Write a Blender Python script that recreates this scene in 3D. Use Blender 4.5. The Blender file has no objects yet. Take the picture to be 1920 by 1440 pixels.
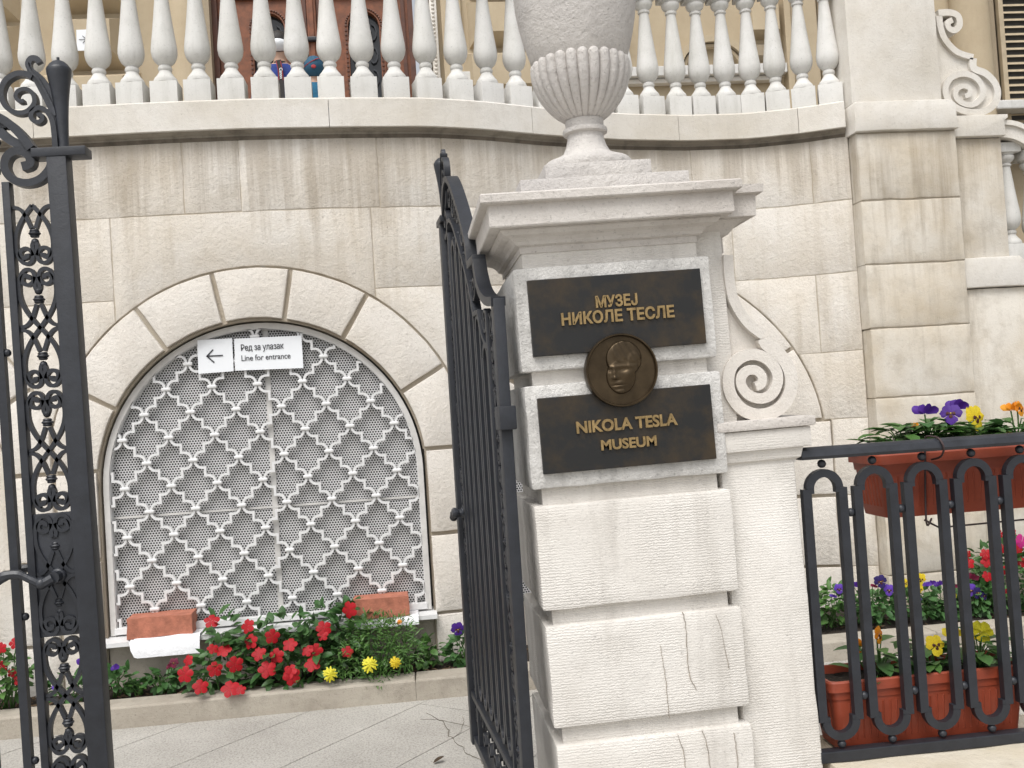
import bpy, bmesh, math, random
import numpy as np
from mathutils import Vector, Matrix, noise
random.seed(7)
sc = bpy.context.scene
COL = sc.collection
pi = math.pi
# ------------------------------------------------------------------ camera
F = 1830.0; ROLL = .064; PITCH = math.radians(1.5); YAW = math.radians(6)
CAM = np.array([0, 0, 1.45])
fw = np.array([math.sin(YAW)*math.cos(PITCH), math.cos(YAW)*math.cos(PITCH), math.sin(PITCH)])
r0 = np.cross(fw, [0, 0, 1]); r0 /= np.linalg.norm(r0); u0 = np.cross(r0, fw)
RT = math.cos(ROLL)*r0-math.sin(ROLL)*u0; UP = math.sin(ROLL)*r0+math.cos(ROLL)*u0
cd = bpy.data.cameras.new('camera'); cd.sensor_width = 36; cd.lens = 36*F/1920
cd.clip_start = .05; cd.clip_end = 500
cam = bpy.data.objects.new('camera', cd); COL.objects.link(cam); sc.camera = cam
cam.matrix_world = Matrix(((RT[0], UP[0], -fw[0], CAM[0]), (RT[1], UP[1], -fw[1], CAM[1]), (RT[2], UP[2], -fw[2], CAM[2]), (0, 0, 0, 1)))
# ------------------------------------------------------------------ sky and sun (overcast)
EL, AZ = math.radians(58), math.radians(205)      # azimuth the light comes from: behind the camera
w = bpy.data.worlds.new('World'); sc.world = w; w.use_nodes = True
nt = w.node_tree; nt.nodes.clear()
wo = nt.nodes.new('ShaderNodeOutputWorld'); bg = nt.nodes.new('ShaderNodeBackground')
sky = nt.nodes.new('ShaderNodeTexSky'); sky.sky_type = 'NISHITA'; sky.sun_disc = False
sky.sun_elevation = EL; sky.sun_rotation = AZ; sky.air_density = 1.0; sky.dust_density = 4.0; sky.ozone_density = 1.0
hs = nt.nodes.new('ShaderNodeHueSaturation'); hs.inputs['Saturation'].default_value = .22
nt.links.new(sky.outputs[0], hs.inputs['Color']); nt.links.new(hs.outputs[0], bg.inputs['Color'])
bg.inputs['Strength'].default_value = .15; nt.links.new(bg.outputs[0], wo.inputs['Surface'])
sl = bpy.data.lights.new('sun', 'SUN'); sl.energy = 1.5; sl.angle = math.radians(35); sl.color = (1, .985, .96)
so = bpy.data.objects.new('sun', sl); COL.objects.link(so); so.location = (-4, -6, 12)
sd = Vector((math.sin(AZ)*math.cos(EL), math.cos(AZ)*math.cos(EL), math.sin(EL)))
so.rotation_euler = sd.to_track_quat('Z', 'Y').to_euler()
vs = sc.view_settings; vs.view_transform = 'Standard'; vs.look = 'None'; vs.gamma = 1; vs.use_curve_mapping = False
vs.exposure = .30
sc.cycles.max_bounces = 6; sc.cycles.transparent_max_bounces = 8
# ------------------------------------------------------------------ pixel helpers (photo pixels 1920x1440 -> rays)
def ray(px, py): return fw+(px-960)/F*RT-(py-720)/F*UP
def aty(px, py, y):
    d = ray(px, py); return CAM+d*(y/d[1])
def atz(px, py, z):
    d = ray(px, py); return CAM+d*((z-CAM[2])/d[2])
# plan curve of the terrace wall
WP = [(-4.6, 6.1), (-3.4, 5.72), (-2.6, 5.53), (-2.05, 5.465), (-1.83, 5.45), (-1.26, 5.41), (-.748, 5.40), (-.26, 5.427), (.184, 5.469),
      (.491, 5.557), (.887, 5.727), (1.375, 5.88), (1.80, 5.958), (2.22, 5.963), (2.54, 5.88), (2.80, 5.76), (3.4, 5.7)]
_x = np.linspace(-4.6, 3.4, 801); _y = np.interp(_x, [a for a, b in WP], [b for a, b in WP])
_k = np.exp(-np.linspace(-2, 2, 31)**2); _k /= _k.sum(); _y = np.convolve(np.pad(_y, 15, 'edge'), _k, 'valid')
def W(x): return float(np.interp(x, _x, _y))
def wpx(px, py, off=0):
    y = 5.5
    for i in range(30):
        p = aty(px, py, y); y = .5*y+.5*(W(p[0])-off)
    return aty(px, py, y)
# ------------------------------------------------------------------ materials
MATS = {}
def newmat(name):
    m = bpy.data.materials.new(name); m.use_nodes = True; n = m.node_tree
    b = n.nodes['Principled BSDF']; MATS[name] = m
    return m, n, b
def N(n, t, **kw):
    x = n.nodes.new(t)
    for k, v in kw.items():
        if k in x.inputs: x.inputs[k].default_value = v
        else: setattr(x, k, v)
    return x
def lk(n, a, b): n.links.new(a, b)
def coords(n, scale=(1, 1, 1), kind='Object'):
    tc = N(n, 'ShaderNodeTexCoord'); mp = N(n, 'ShaderNodeMapping'); mp.inputs['Scale'].default_value = scale
    if kind == 'World':
        g = N(n, 'ShaderNodeNewGeometry'); lk(n, g.outputs['Position'], mp.inputs['Vector'])
    else: lk(n, tc.outputs[kind], mp.inputs['Vector'])
    return mp.outputs['Vector']
def noisen(n, vec, scale, detail=6, rough=.6):
    x = N(n, 'ShaderNodeTexNoise'); x.inputs['Scale'].default_value = scale; x.inputs['Detail'].default_value = detail
    x.inputs['Roughness'].default_value = rough; lk(n, vec, x.inputs['Vector']); return x.outputs['Fac']
def ramp(n, fac, stops):
    r = N(n, 'ShaderNodeValToRGB'); e = r.color_ramp.elements
    while len(e) < len(stops): e.new(.5)
    for i, (p, c) in enumerate(stops):
        e[i].position = p; e[i].color = (*c, 1) if len(c) == 3 else c
    lk(n, fac, r.inputs['Fac']); return r.outputs['Color']
def mix(n, fac, a, b, mode='MIX'):
    x = N(n, 'ShaderNodeMix', data_type='RGBA', blend_type=mode)
    for s, v in ((0, fac), (6, a), (7, b)):
        if isinstance(v, (int, float)): x.inputs[s].default_value = v
        elif isinstance(v, tuple): x.inputs[s].default_value = (*v, 1)
        else: lk(n, v, x.inputs[s])
    return x.outputs[2]
def mathn(n, op, a, b=None):
    x = N(n, 'ShaderNodeMath', operation=op)
    for i, v in enumerate((a, b)):
        if v is None: continue
        if isinstance(v, (int, float)): x.inputs[i].default_value = v
        else: lk(n, v, x.inputs[i])
    return x.outputs[0]
def bump(n, b, hgt, strength=.3, dist=.01):
    x = N(n, 'ShaderNodeBump'); x.inputs['Strength'].default_value = strength; x.inputs['Distance'].default_value = dist
    lk(n, hgt, x.inputs['Height']); lk(n, x.outputs[0], b.inputs['Normal'])
G3 = lambda v: (v, v, v)
def stone_mat(name, c0, c1, stain, rough=.85, pit=.5, tool=0, streak=.35, spk=.25, vary=.1, bumpd=.006, blotch=.5, wash=None):
    m, n, b = newmat(name); v = coords(n, kind='World')
    big = noisen(n, v, 2.3, 5, .6); mid = noisen(n, v, 9, 6, .65); fine = noisen(n, v, 170, 3, .6)
    col = mix(n, ramp(n, big, [(.35, G3(0)), (.68, G3(1))]), c0, c1)
    vs_ = coords(n, (7, 7, .75), 'World'); st = noisen(n, vs_, 1.6, 7, .65)
    stk = mathn(n, 'MULTIPLY', ramp(n, st, [(.52, G3(0)), (.74, G3(1))]), streak)
    col = mix(n, stk, col, stain)
    bl = mathn(n, 'MULTIPLY', ramp(n, mid, [(.5, G3(0)), (.78, G3(1))]), blotch)
    col = mix(n, bl, col, stain)
    if wash:
        # run-off stains hanging from the moulding: (height of its foot, length)
        sp_ = N(n, 'ShaderNodeSeparateXYZ'); g_ = N(n, 'ShaderNodeNewGeometry'); lk(n, g_.outputs['Position'], sp_.inputs[0])
        dz = mathn(n, 'DIVIDE', mathn(n, 'SUBTRACT', wash[0], sp_.outputs['Z']), wash[1])
        vw = coords(n, (10, 10, .22), 'World'); dr = mathn(n, 'MULTIPLY', noisen(n, vw, 1.3, 6, .75), mathn(n, 'ADD', .42, noisen(n, v, 1.9, 2, .5)))
        k_ = mathn(n, 'GREATER_THAN', dz, 0.0); am = mathn(n, 'SUBTRACT', mathn(n, 'MULTIPLY', dr, 2.1), mathn(n, 'ADD', mathn(n, 'MULTIPLY', dz, .8), .62))
        am = mathn(n, 'MULTIPLY', mathn(n, 'MINIMUM', mathn(n, 'MAXIMUM', am, 0.0), .42), k_); col = mix(n, am, col, (.27, .21, .14))
    oi = N(n, 'ShaderNodeObjectInfo'); rr = ramp(n, oi.outputs['Random'], [(0, G3(1-vary)), (1, G3(1.0))])
    col = mix(n, 1.0, col, rr, 'MULTIPLY')
    sp = ramp(n, noisen(n, v, 95, 4, .75), [(.27, G3(1-spk)), (.42, G3(1))]); col = mix(n, 1.0, col, sp, 'MULTIPLY')
    lk(n, col, b.inputs['Base Color']); b.inputs['Roughness'].default_value = rough; b.inputs['Specular IOR Level'].default_value = .25
    h = mathn(n, 'ADD', mathn(n, 'MULTIPLY', fine, .5), mathn(n, 'MULTIPLY', noisen(n, v, 38, 5, .7), pit*2))
    if tool:
        # combed tooling: fine wavering horizontal furrows
        wv = N(n, 'ShaderNodeTexWave', wave_type='BANDS', bands_direction='Z'); wv.inputs['Scale'].default_value = 44
        wv.inputs['Distortion'].default_value = 5; wv.inputs['Detail'].default_value = 3; wv.inputs['Detail Scale'].default_value = 3.0
        lk(n, v, wv.inputs['Vector'])
        pm = ramp(n, noisen(n, v, 5, 3, .6), [(.35, G3(.15)), (.65, G3(1))])
        h = mathn(n, 'ADD', h, mathn(n, 'MULTIPLY', mathn(n, 'MULTIPLY', wv.outputs['Fac'], pm), tool))
    bump(n, b, h, .55, bumpd)
    return m
stone_mat('wallstone', (.73, .69, .63), (.66, .60, .515), (.45, .385, .295), pit=1.0, streak=.5, spk=.38, vary=.10, blotch=.28, bumpd=.008, wash=(3.03, .75))
stone_mat('ringstone', (.73, .69, .635), (.68, .63, .56), (.49, .43, .36), pit=1.0, streak=.22, spk=.38, vary=.06, blotch=.2, bumpd=.008)
stone_mat('pilasterstone', (.69, .65, .58), (.56, .485, .375), (.36, .31, .24), pit=.5, streak=.6, vary=.1, blotch=.5, wash=(3.0, .9))
stone_mat('copingstone', (.70, .67, .62), (.60, .555, .48), (.45, .41, .35), pit=.5, streak=.25, vary=.05, blotch=.35)
stone_mat('pierstone', (.72, .69, .645), (.65, .615, .565), (.42, .39, .35), pit=.35, tool=.40, streak=.5, spk=.28, vary=.04, bumpd=.005, blotch=.3)
stone_mat('framestone', (.67, .655, .625), (.55, .535, .51), (.30, .29, .275), pit=1.1, streak=.6, spk=.5, vary=.04, blotch=.9, bumpd=.008)
stone_mat('pierplain', (.70, .665, .615), (.63, .585, .53), (.43, .39, .345), pit=.5, streak=.3, spk=.25, vary=.03, blotch=.3)
stone_mat('capstone', (.64, .605, .565), (.55, .51, .47), (.36, .325, .29), pit=.9, streak=.2, spk=.45, vary=.03, blotch=.5)
stone_mat('urnstone', (.50, .475, .455), (.61, .58, .545), (.36, .335, .32), pit=1.2, streak=.1, spk=.4, vary=.02, blotch=.45, bumpd=.008)
stone_mat('balusterstone', (.70, .69, .665), (.61, .60, .565), (.42, .41, .37), pit=.25, streak=.5, spk=.3, vary=.1, bumpd=.004, blotch=.35)
stone_mat('mortar', (.50, .45, .375), (.42, .36, .28), (.33, .28, .21), pit=.8, streak=.3, blotch=.4)
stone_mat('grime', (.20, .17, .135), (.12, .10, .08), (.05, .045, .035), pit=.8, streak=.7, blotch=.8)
stone_mat('mouldshadedirt', (.33, .30, .25), (.24, .21, .175), (.10, .085, .07), pit=.5, streak=.5, blotch=.7)  # dark tone holds both dirt and the painted-in shade under the coping
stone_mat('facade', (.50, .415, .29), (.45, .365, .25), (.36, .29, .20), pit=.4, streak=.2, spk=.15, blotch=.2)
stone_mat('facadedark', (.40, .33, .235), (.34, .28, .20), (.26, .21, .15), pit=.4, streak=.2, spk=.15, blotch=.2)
stone_mat('kerbstone', (.44, .40, .335), (.35, .31, .255), (.22, .195, .16), pit=.7, streak=.15, spk=.5, vary=.08, blotch=.6)
stone_mat('render', (.56, .51, .44), (.46, .41, .345), (.30, .26, .215), pit=.6, streak=.3, blotch=.5)
stone_mat('plinthstone', (.62, .575, .49), (.52, .45, .33), (.38, .33, .25), pit=.7, streak=.1, blotch=.6)
def paving():
    m, n, b = newmat('paving'); v = coords(n, kind='World')
    col = mix(n, ramp(n, noisen(n, v, 1.7, 6, .65), [(.35, G3(0)), (.7, G3(1))]), (.47, .45, .41), (.37, .35, .315))
    sp = ramp(n, noisen(n, v, 110, 3, .8), [(.33, G3(.5)), (.55, G3(1))]); col = mix(n, 1, col, sp, 'MULTIPLY')
    rust = ramp(n, noisen(n, v, 1.1, 4, .6), [(.62, G3(0)), (.78, G3(.45))]); col = mix(n, rust, col, (.40, .28, .16))
    lk(n, col, b.inputs['Base Color']); b.inputs['Roughness'].default_value = .8
    bump(n, b, noisen(n, v, 140, 4, .7), .5, .004)
paving()
def simple(name, col, rough=.5, metal=0, nsc=30, namt=.25, bs=.15, bd=.003, spec=.5, vary=0, sheen=None, coat=0):
    m, n, b = newmat(name); v = coords(n)
    f = ramp(n, noisen(n, v, nsc, 5, .65), [(.3, G3(1-namt)), (.7, G3(1+namt*.3))])
    c = mix(n, 1, col, f, 'MULTIPLY')
    if vary:
        oi = N(n, 'ShaderNodeObjectInfo'); c = mix(n, 1, c, ramp(n, oi.outputs['Random'], [(0, G3(1-vary)), (1, G3(1+vary*.4))]), 'MULTIPLY')
    lk(n, c, b.inputs['Base Color']); b.inputs['Roughness'].default_value = rough; b.inputs['Metallic'].default_value = metal
    b.inputs['Specular IOR Level'].default_value = spec
    if bs: bump(n, b, noisen(n, v, nsc*4, 4, .65), bs, bd)
    return m
simple('iron', (.020, .0225, .029), .46, 0, 22, .35, .35, .002)
simple('ironworn', (.030, .033, .041), .40, 0, 16, .5, .4, .002)
simple('bronze', (.030, .027, .023), .42, .55, 9, .55, .2, .001)
def bronze_plate():
    m, n, b = newmat('bronzeplate'); v = coords(n)
    c = mix(n, ramp(n, noisen(n, v, 7, 5, .7), [(.45, G3(0)), (.75, G3(1))]), (.026, .026, .026), (.075, .052, .028))
    lk(n, c, b.inputs['Base Color']); b.inputs['Roughness'].default_value = .45; b.inputs['Metallic'].default_value = .5
    bump(n, b, noisen(n, v, 160, 3, .6), .15, .001)
bronze_plate()
simple('brass', (.40, .28, .13), .42, .75, 60, .4, .2, .001)
simple('medallion', (.085, .060, .034), .36, .8, 14, .5, .15, .001)
simple('whitepaint', (.69, .69, .685), .4, 0, 25, .08, .1, .001)
simple('framepaint', (.60, .585, .56), .5, 0, 12, .18, .1, .001)
simple('signwhite', (.80, .82, .84), .35, 0, 5, .03, 0)
simple('signblack', (.03, .03, .035), .5, 0, 5, .0, 0)
simple('paper', (.80, .81, .83), .55, 0, 12, .08, .5, .01)
simple('clay', (.47, .175, .11), .85, 0, 22, .35, .7, .006)
simple('terracotta', (.31, .058, .026), .5, 0, 9, .3, .12, .001)
simple('crackline', (.36, .31, .255), .9, 0, 60, .5, 0)
simple('soil', (.045, .030, .020), .95, 0, 45, .6, 1.0, .02)
simple('bark', (.12, .075, .04), .9, 0, 30, .5, .5, .01, vary=.5)
simple('wood', (.215, .070, .026), .5, 0, 14, .45, .3, .003)
simple('wooddark', (.105, .036, .018), .5, 0, 14, .45, .3, .003)
simple('glassdark', (.02, .022, .025), .12, 0, 5, .2, 0)
simple('shutter', (.47, .385, .265), .6, 0, 9, .2, .1, .001)
simple('interior', (.06, .058, .055), .9, 0, 8, .3, 0)
simple('cord', (.05, .03, .03), .6, 0, 8, .1, 0)
simple('bluejacket', (.015, .04, .22), .8, 0, 14, .3, .5, .01)
simple('tealcloth', (.012, .13, .24), .8, 0, 12, .3, .5, .01)
simple('navycap', (.02, .09, .16), .75, 0, 12, .3, .3, .005)
simple('redtrim', (.35, .03, .035), .7, 0, 12, .2, 0)
simple('skin', (.50, .31, .22), .55, 0, 20, .1, .1, .002)
simple('hair', (.018, .014, .012), .6, 0, 60, .3, .5, .005)
simple('trousers', (.03, .035, .05), .85, 0, 20, .2, .2, .003)
def leafmat(name, c0, c1, rough=.45):
    m, n, b = newmat(name); v = coords(n)
    g = N(n, 'ShaderNodeNewGeometry')
    c = mix(n, g.outputs['Random Per Island'], c0, c1)
    c = mix(n, 1, c, ramp(n, noisen(n, v, 40, 3, .6), [(.3, G3(.7)), (.7, G3(1.1))]), 'MULTIPLY')
    lk(n, c, b.inputs['Base Color']); b.inputs['Roughness'].default_value = rough; b.inputs['Specular IOR Level'].default_value = .4
    b.inputs['Subsurface Weight'].default_value = 0
    tr = N(n, 'ShaderNodeBsdfTranslucent'); lk(n, c, tr.inputs['Color'])
    mx = N(n, 'ShaderNodeMixShader'); mx.inputs[0].default_value = .22
    out = n.nodes['Material Output']; lk(n, b.outputs[0], mx.inputs[1]); lk(n, tr.outputs[0], mx.inputs[2]); lk(n, mx.outputs[0], out.inputs['Surface'])
leafmat('leafdark', (.042, .115, .030), (.080, .17, .052))
leafmat('leafmid', (.050, .135, .028), (.10, .21, .05))
leafmat('leafpansy', (.045, .125, .032), (.085, .19, .06))
leafmat('leaffeather', (.07, .16, .035), (.12, .24, .06))
def petal(name, c0, c1):
    leafmat(name, c0, c1, .6)
petal('red', (.34, .002, .008), (.47, .004, .012)); petal('magenta', (.45, .01, .16), (.58, .02, .25))
petal('maroon', (.12, .006, .03), (.2, .01, .05)); petal('purple', (.055, .012, .20), (.09, .02, .30))
petal('violet', (.11, .04, .42), (.19, .08, .55)); petal('navy', (.02, .012, .10), (.04, .02, .16))
petal('yellow', (.80, .58, .02), (.85, .68, .04)); petal('orange', (.82, .24, .012), (.85, .36, .02)); petal('lemon', (.78, .70, .03), (.82, .76, .07))
simple('blotch', (.06, .012, .008), .7, 0, 10, .1, 0)
def perforated():
    m, n, b = newmat('perforated'); v = coords(n)
    sep = N(n, 'ShaderNodeSeparateXYZ'); lk(n, v, sep.inputs[0])
    p = .0152; hy = p*.866
    def cell(offx, offz):
        x = mathn(n, 'ADD', sep.outputs['X'], offx+200*p); z = mathn(n, 'ADD', sep.outputs['Z'], offz+200*hy*2)
        fx = mathn(n, 'SUBTRACT', mathn(n, 'MODULO', x, p), p/2); fz = mathn(n, 'SUBTRACT', mathn(n, 'MODULO', z, 2*hy), hy)
        return mathn(n, 'ADD', mathn(n, 'MULTIPLY', fx, fx), mathn(n, 'MULTIPLY', fz, fz))
    d = mathn(n, 'MINIMUM', cell(0, 0), cell(p/2, hy)); hole = mathn(n, 'LESS_THAN', d, .0053**2)
    b.inputs['Base Color'].default_value = (.62, .615, .61, 1); b.inputs['Roughness'].default_value = .5
    tr = N(n, 'ShaderNodeBsdfTransparent'); mx = N(n, 'ShaderNodeMixShader'); out = n.nodes['Material Output']
    lk(n, hole, mx.inputs[0]); lk(n, b.outputs[0], mx.inputs[1]); lk(n, tr.outputs[0], mx.inputs[2]); lk(n, mx.outputs[0], out.inputs['Surface'])
perforated()
# ------------------------------------------------------------------ mesh helpers
class G:
    def __init__(s): s.v = []; s.f = []
    def add(s, vs, fs):
        o = len(s.v); s.v += [tuple(float(c) for c in p) for p in vs]; s.f += [tuple(i+o for i in q) for q in fs]; return s
    def box(s, x0, x1, y0, y1, z0, z1, bev=0):
        if not bev:
            return s.add([(x, y, z) for z in (z0, z1) for y in (y0, y1) for x in (x0, x1)],
                         [(0, 2, 3, 1), (4, 5, 7, 6), (0, 1, 5, 4), (2, 6, 7, 3), (0, 4, 6, 2), (1, 3, 7, 5)])
        b = bmesh.new(); bmesh.ops.create_cube(b, size=1)
        for q in b.verts: q.co = Vector(((x0+x1)/2+q.co.x*(x1-x0), (y0+y1)/2+q.co.y*(y1-y0), (z0+z1)/2+q.co.z*(z1-z0)))
        bmesh.ops.bevel(b, geom=b.edges[:], offset=bev, segments=2, profile=.6, affect='EDGES')
        return s.bm(b)
    def bm(s, b):
        b.verts.ensure_lookup_table(); b.verts.index_update()
        s.add([q.co[:] for q in b.verts], [tuple(q.index for q in f.verts) for f in b.faces]); b.free(); return s
    def lathe(s, prof, c=(0, 0, 0), seg=20, mod=None):
        n = len(prof); vs = []
        for i, (r, z) in enumerate(prof):
            for k in range(seg):
                a = 2*pi*k/seg; rr = r if mod is None else r*mod(i/(n-1), a, z)
                vs.append((c[0]+rr*math.cos(a), c[1]+rr*math.sin(a), c[2]+z))
        fs = [(i*seg+k, i*seg+(k+1) % seg, (i+1)*seg+(k+1) % seg, (i+1)*seg+k) for i in range(n-1) for k in range(seg)]
        fs += [tuple(reversed(range(seg))), tuple((n-1)*seg+k for k in range(seg))]
        return s.add(vs, fs)
    def ball(s, c, r, seg=10, rings=6, sc3=(1, 1, 1)):
        prof = [(max(1e-4, math.sin(pi*i/rings)), -math.cos(pi*i/rings)) for i in range(rings+1)]
        t = G().lathe(prof, seg=seg)
        return s.add([(c[0]+p[0]*r*sc3[0], c[1]+p[1]*r*sc3[1], c[2]+p[2]*r*sc3[2]) for p in t.v], t.f)
    def ribbon(s, path, wid, y0, y1, closed=False):
        """flat bar following a path in the x-z plane, wid wide in the plane, from y0 to y1"""
        P = [Vector((p[0], p[1])) for p in path]; n = len(P); vs = []
        for i in range(n):
            a = P[i-1] if (i > 0 or closed) else P[i]; b = P[(i+1) % n] if (i < n-1 or closed) else P[i]
            d1 = (P[i]-a); d2 = (b-P[i]); d1 = d1.normalized() if d1.length > 1e-9 else d2.normalized(); d2 = d2.normalized() if d2.length > 1e-9 else d1
            t = (d1+d2); t = t.normalized() if t.length > 1e-6 else d1
            nn = Vector((-t.y, t.x)); m = 1/max(.5, nn.dot(Vector((-d1.y, d1.x))))
            ww = (wid[i] if isinstance(wid, (list, tuple)) else wid)/2*m
            for sgn, y in ((1, y0), (-1, y0), (-1, y1), (1, y1)): vs.append((P[i].x+nn.x*ww*sgn, y, P[i].y+nn.y*ww*sgn))
        fs = []
        for i in range(n if closed else n-1):
            j = (i+1) % n
            for k in range(4): fs.append((i*4+k, i*4+(k+1) % 4, j*4+(k+1) % 4, j*4+k))
        if not closed: fs += [(3, 2, 1, 0), tuple((n-1)*4+k for k in range(4))]
        return s.add(vs, fs)
    def tube(s, path, rad, seg=6):
        P = [Vector(p) for p in path]; n = len(P); vs = []; up = Vector((0.13, .21, .97))
        for i in range(n):
            t = (P[min(i+1, n-1)]-P[max(i-1, 0)]).normalized()
            a = t.cross(up); a = a.normalized() if a.length > .05 else t.cross(Vector((1, 0, 0))).normalized(); b = t.cross(a)
            r = rad[i] if isinstance(rad, (list, tuple)) else rad
            for k in range(seg):
                an = 2*pi*k/seg; q = P[i]+a*(r*math.cos(an))+b*(r*math.sin(an)); vs.append(q[:])
        fs = [(i*seg+k, i*seg+(k+1) % seg, (i+1)*seg+(k+1) % seg, (i+1)*seg+k) for i in range(n-1) for k in range(seg)]
        fs += [tuple(reversed(range(seg))), tuple((n-1)*seg+k for k in range(seg))]
        return s.add(vs, fs)
    def prism(s, poly, y0, y1):
        """polygon in the x-z plane extruded from y0 to y1"""
        n = len(poly); vs = [(p[0], y0, p[1]) for p in poly]+[(p[0], y1, p[1]) for p in poly]
        return s.add(vs, [tuple(range(n)), tuple(reversed(range(n, 2*n)))]+[(i, i+n, (i+1) % n+n, (i+1) % n) for i in range(n)])
    def rsweep(s, prof, x0, x1, ya, yb):
        """moulding profile (projection, z) run round the front, left and right of a block x0..x1, front ya, back yb"""
        n = len(prof); vs = []
        for (o, z) in prof: vs += [(x0-o, yb, z), (x0-o, ya-o, z), (x1+o, ya-o, z), (x1+o, yb, z)]
        fs = [(i*4+k, i*4+k+1, (i+1)*4+k+1, (i+1)*4+k) for i in range(n-1) for k in range(3)]
        fs += [(0, 3, 2, 1), tuple((n-1)*4+k for k in range(4))]
        fs += [(i*4+3, i*4, (i+1)*4, (i+1)*4+3) for i in range(n-1)]
        return s.add(vs, fs)
    def moved(s, d): s.v = [(p[0]+d[0], p[1]+d[1], p[2]+d[2]) for p in s.v]; return s
    def xf(s, M): s.v = [tuple(M @ Vector(p)) for p in s.v]; return s
    def mesh(s, name, mat, smooth=False, angle=None):
        me = bpy.data.meshes.new(name); me.from_pydata(s.v, [], s.f)
        b = bmesh.new(); b.from_mesh(me); bmesh.ops.recalc_face_normals(b, faces=b.faces); b.to_mesh(me); b.free()
        for mm in (mat if isinstance(mat, (list, tuple)) else [mat]): me.materials.append(MATS[mm])
        if smooth:
            me.polygons.foreach_set('use_smooth', [True]*len(me.polygons))
            if angle: me.set_sharp_from_angle(angle=math.radians(angle))
        me.update(); return me
def put(name, me, parent=None, loc=None):
    o = bpy.data.objects.new(name, me); COL.objects.link(o)
    if parent is not None: o.parent = parent
    if loc is not None: o.location = loc
    return o
def part(parent, name, g, mat, smooth=False, angle=None, world=True):
    """mesh part; world=True: g is in world coordinates and the parent is only shifted"""
    if world and parent is not None:
        l = parent.location; q = parent.parent
        if q is not None: l = Vector(l)+Vector(q.location)
        g.moved((-l[0], -l[1], -l[2]))
    return put(name, g.mesh(name, mat, smooth, angle), parent)
def tag(o, label=None, cat=None, group=None, kind=None):
    for k, v in (('label', label), ('category', cat), ('group', group), ('kind', kind)):
        if v: o[k] = v
    return o
def thing(name, label, cat, loc=(0, 0, 0), rot=(0, 0, 0), group=None):
    o = bpy.data.objects.new(name, None); COL.objects.link(o); o.location = loc; o.rotation_euler = rot; o.empty_display_size = .1
    return tag(o, label, cat, group)
def single(name, g, mat, label, cat, group=None, kind=None, smooth=False, angle=None, base=None):
    """a thing that is one mesh, its origin at its base"""
    if base is None:
        a = np.array(g.v); base = ((a[:, 0].min()+a[:, 0].max())/2, (a[:, 1].min()+a[:, 1].max())/2, a[:, 2].min())
    g.moved([-c for c in base]); o = put(name, g.mesh(name, mat, smooth, angle), None, base)
    return tag(o, label, cat, group, kind)
def smoothpath(pts, k=4):
    """Catmull-Rom through points"""
    P = [np.array(p, float) for p in pts]; out = []
    for i in range(len(P)-1):
        p0 = P[max(i-1, 0)]; p1 = P[i]; p2 = P[i+1]; p3 = P[min(i+2, len(P)-1)]
        for j in range(k):
            t = j/k; out.append(tuple(.5*((2*p1)+(-p0+p2)*t+(2*p0-5*p1+4*p2-p3)*t*t+(-p0+3*p1-3*p2+p3)*t**3)))
    out.append(tuple(P[-1])); return out
def rpoly(poly, step=.05, jit=.0, seed=0):
    out = []; n = len(poly)
    for i in range(n):
        a = Vector((*poly[i], 0)); b = Vector((*poly[(i+1) % n], 0)); k = max(1, int((b-a).length/step))
        for j in range(k):
            p = a.lerp(b, j/k)
            if jit: q = noise.noise_vector(Vector((p.x*9, p.y*9, seed*3.7))); p = p+Vector((q.x, q.y, 0))*jit
            out.append((p.x, p.y))
    return out
def inset(poly, d):
    n = len(poly); out = []
    ar = sum(poly[i][0]*poly[(i+1) % n][1]-poly[(i+1) % n][0]*poly[i][1] for i in range(n)); sg = 1 if ar > 0 else -1
    for i in range(n):
        p = Vector(poly[i]); a = Vector(poly[i-1]); b = Vector(poly[(i+1) % n])
        d1 = (p-a).normalized(); d2 = (b-p).normalized(); n1 = Vector((-d1.y, d1.x))*sg; n2 = Vector((-d2.y, d2.x))*sg
        nn = n1+n2; nn = nn.normalized() if nn.length > 1e-4 else n1; m = min(2.0, 1/max(.4, nn.dot(n1)))
        q = p+nn*(d*m); out.append((q.x, q.y))
    return out
def slab(poly, front, back, bev, step=.06, jit=.003, seed=0, gap=.004):
    """dressed stone: outline in x-z with a worn bevelled arris; front < back along y"""
    ol = inset(rpoly(poly, step, 0), gap); q = rpoly(ol, step*2, 0) if False else ol
    ol = [(p[0]+noise.noise(Vector((p[0]*11, p[1]*11, seed*2.3)))*jit, p[1]+noise.noise(Vector((p[1]*11, p[0]*11, seed*5.1+9)))*jit) for p in ol]
    mid = inset(ol, bev*.35); inn = inset(ol, bev*(1.15)); n = len(ol); g = G()
    vs = [(p[0], back, p[1]) for p in ol]+[(p[0], front+bev, p[1]) for p in ol]+[(p[0], front+bev*.3, p[1]) for p in mid]+[(p[0], front, p[1]) for p in inn]
    fs = [(r*n+i, r*n+(i+1) % n, (r+1)*n+(i+1) % n, (r+1)*n+i) for r in range(3) for i in range(n)]
    fs.append(tuple(3*n+i for i in range(n)))
    return g.add(vs, fs)
def bend(g, step=.12):
    """cut a flat piece into upright strips and lay it on the wall curve (y becomes distance behind the wall face)"""
    b = bmesh.new(); V = [b.verts.new(p) for p in g.v]
    for f in g.f:
        try: b.faces.new([V[i] for i in f])
        except ValueError: pass
    xs = [p[0] for p in g.v]; x = math.ceil(min(xs)/step)*step
    while x < max(xs):
        bmesh.ops.bisect_plane(b, geom=b.verts[:]+b.edges[:]+b.faces[:], plane_co=(x, 0, 0), plane_no=(1, 0, 0)); x += step
    for v in b.verts: v.co.y += W(v.co.x)
    h = G(); return h.bm(b)
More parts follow.
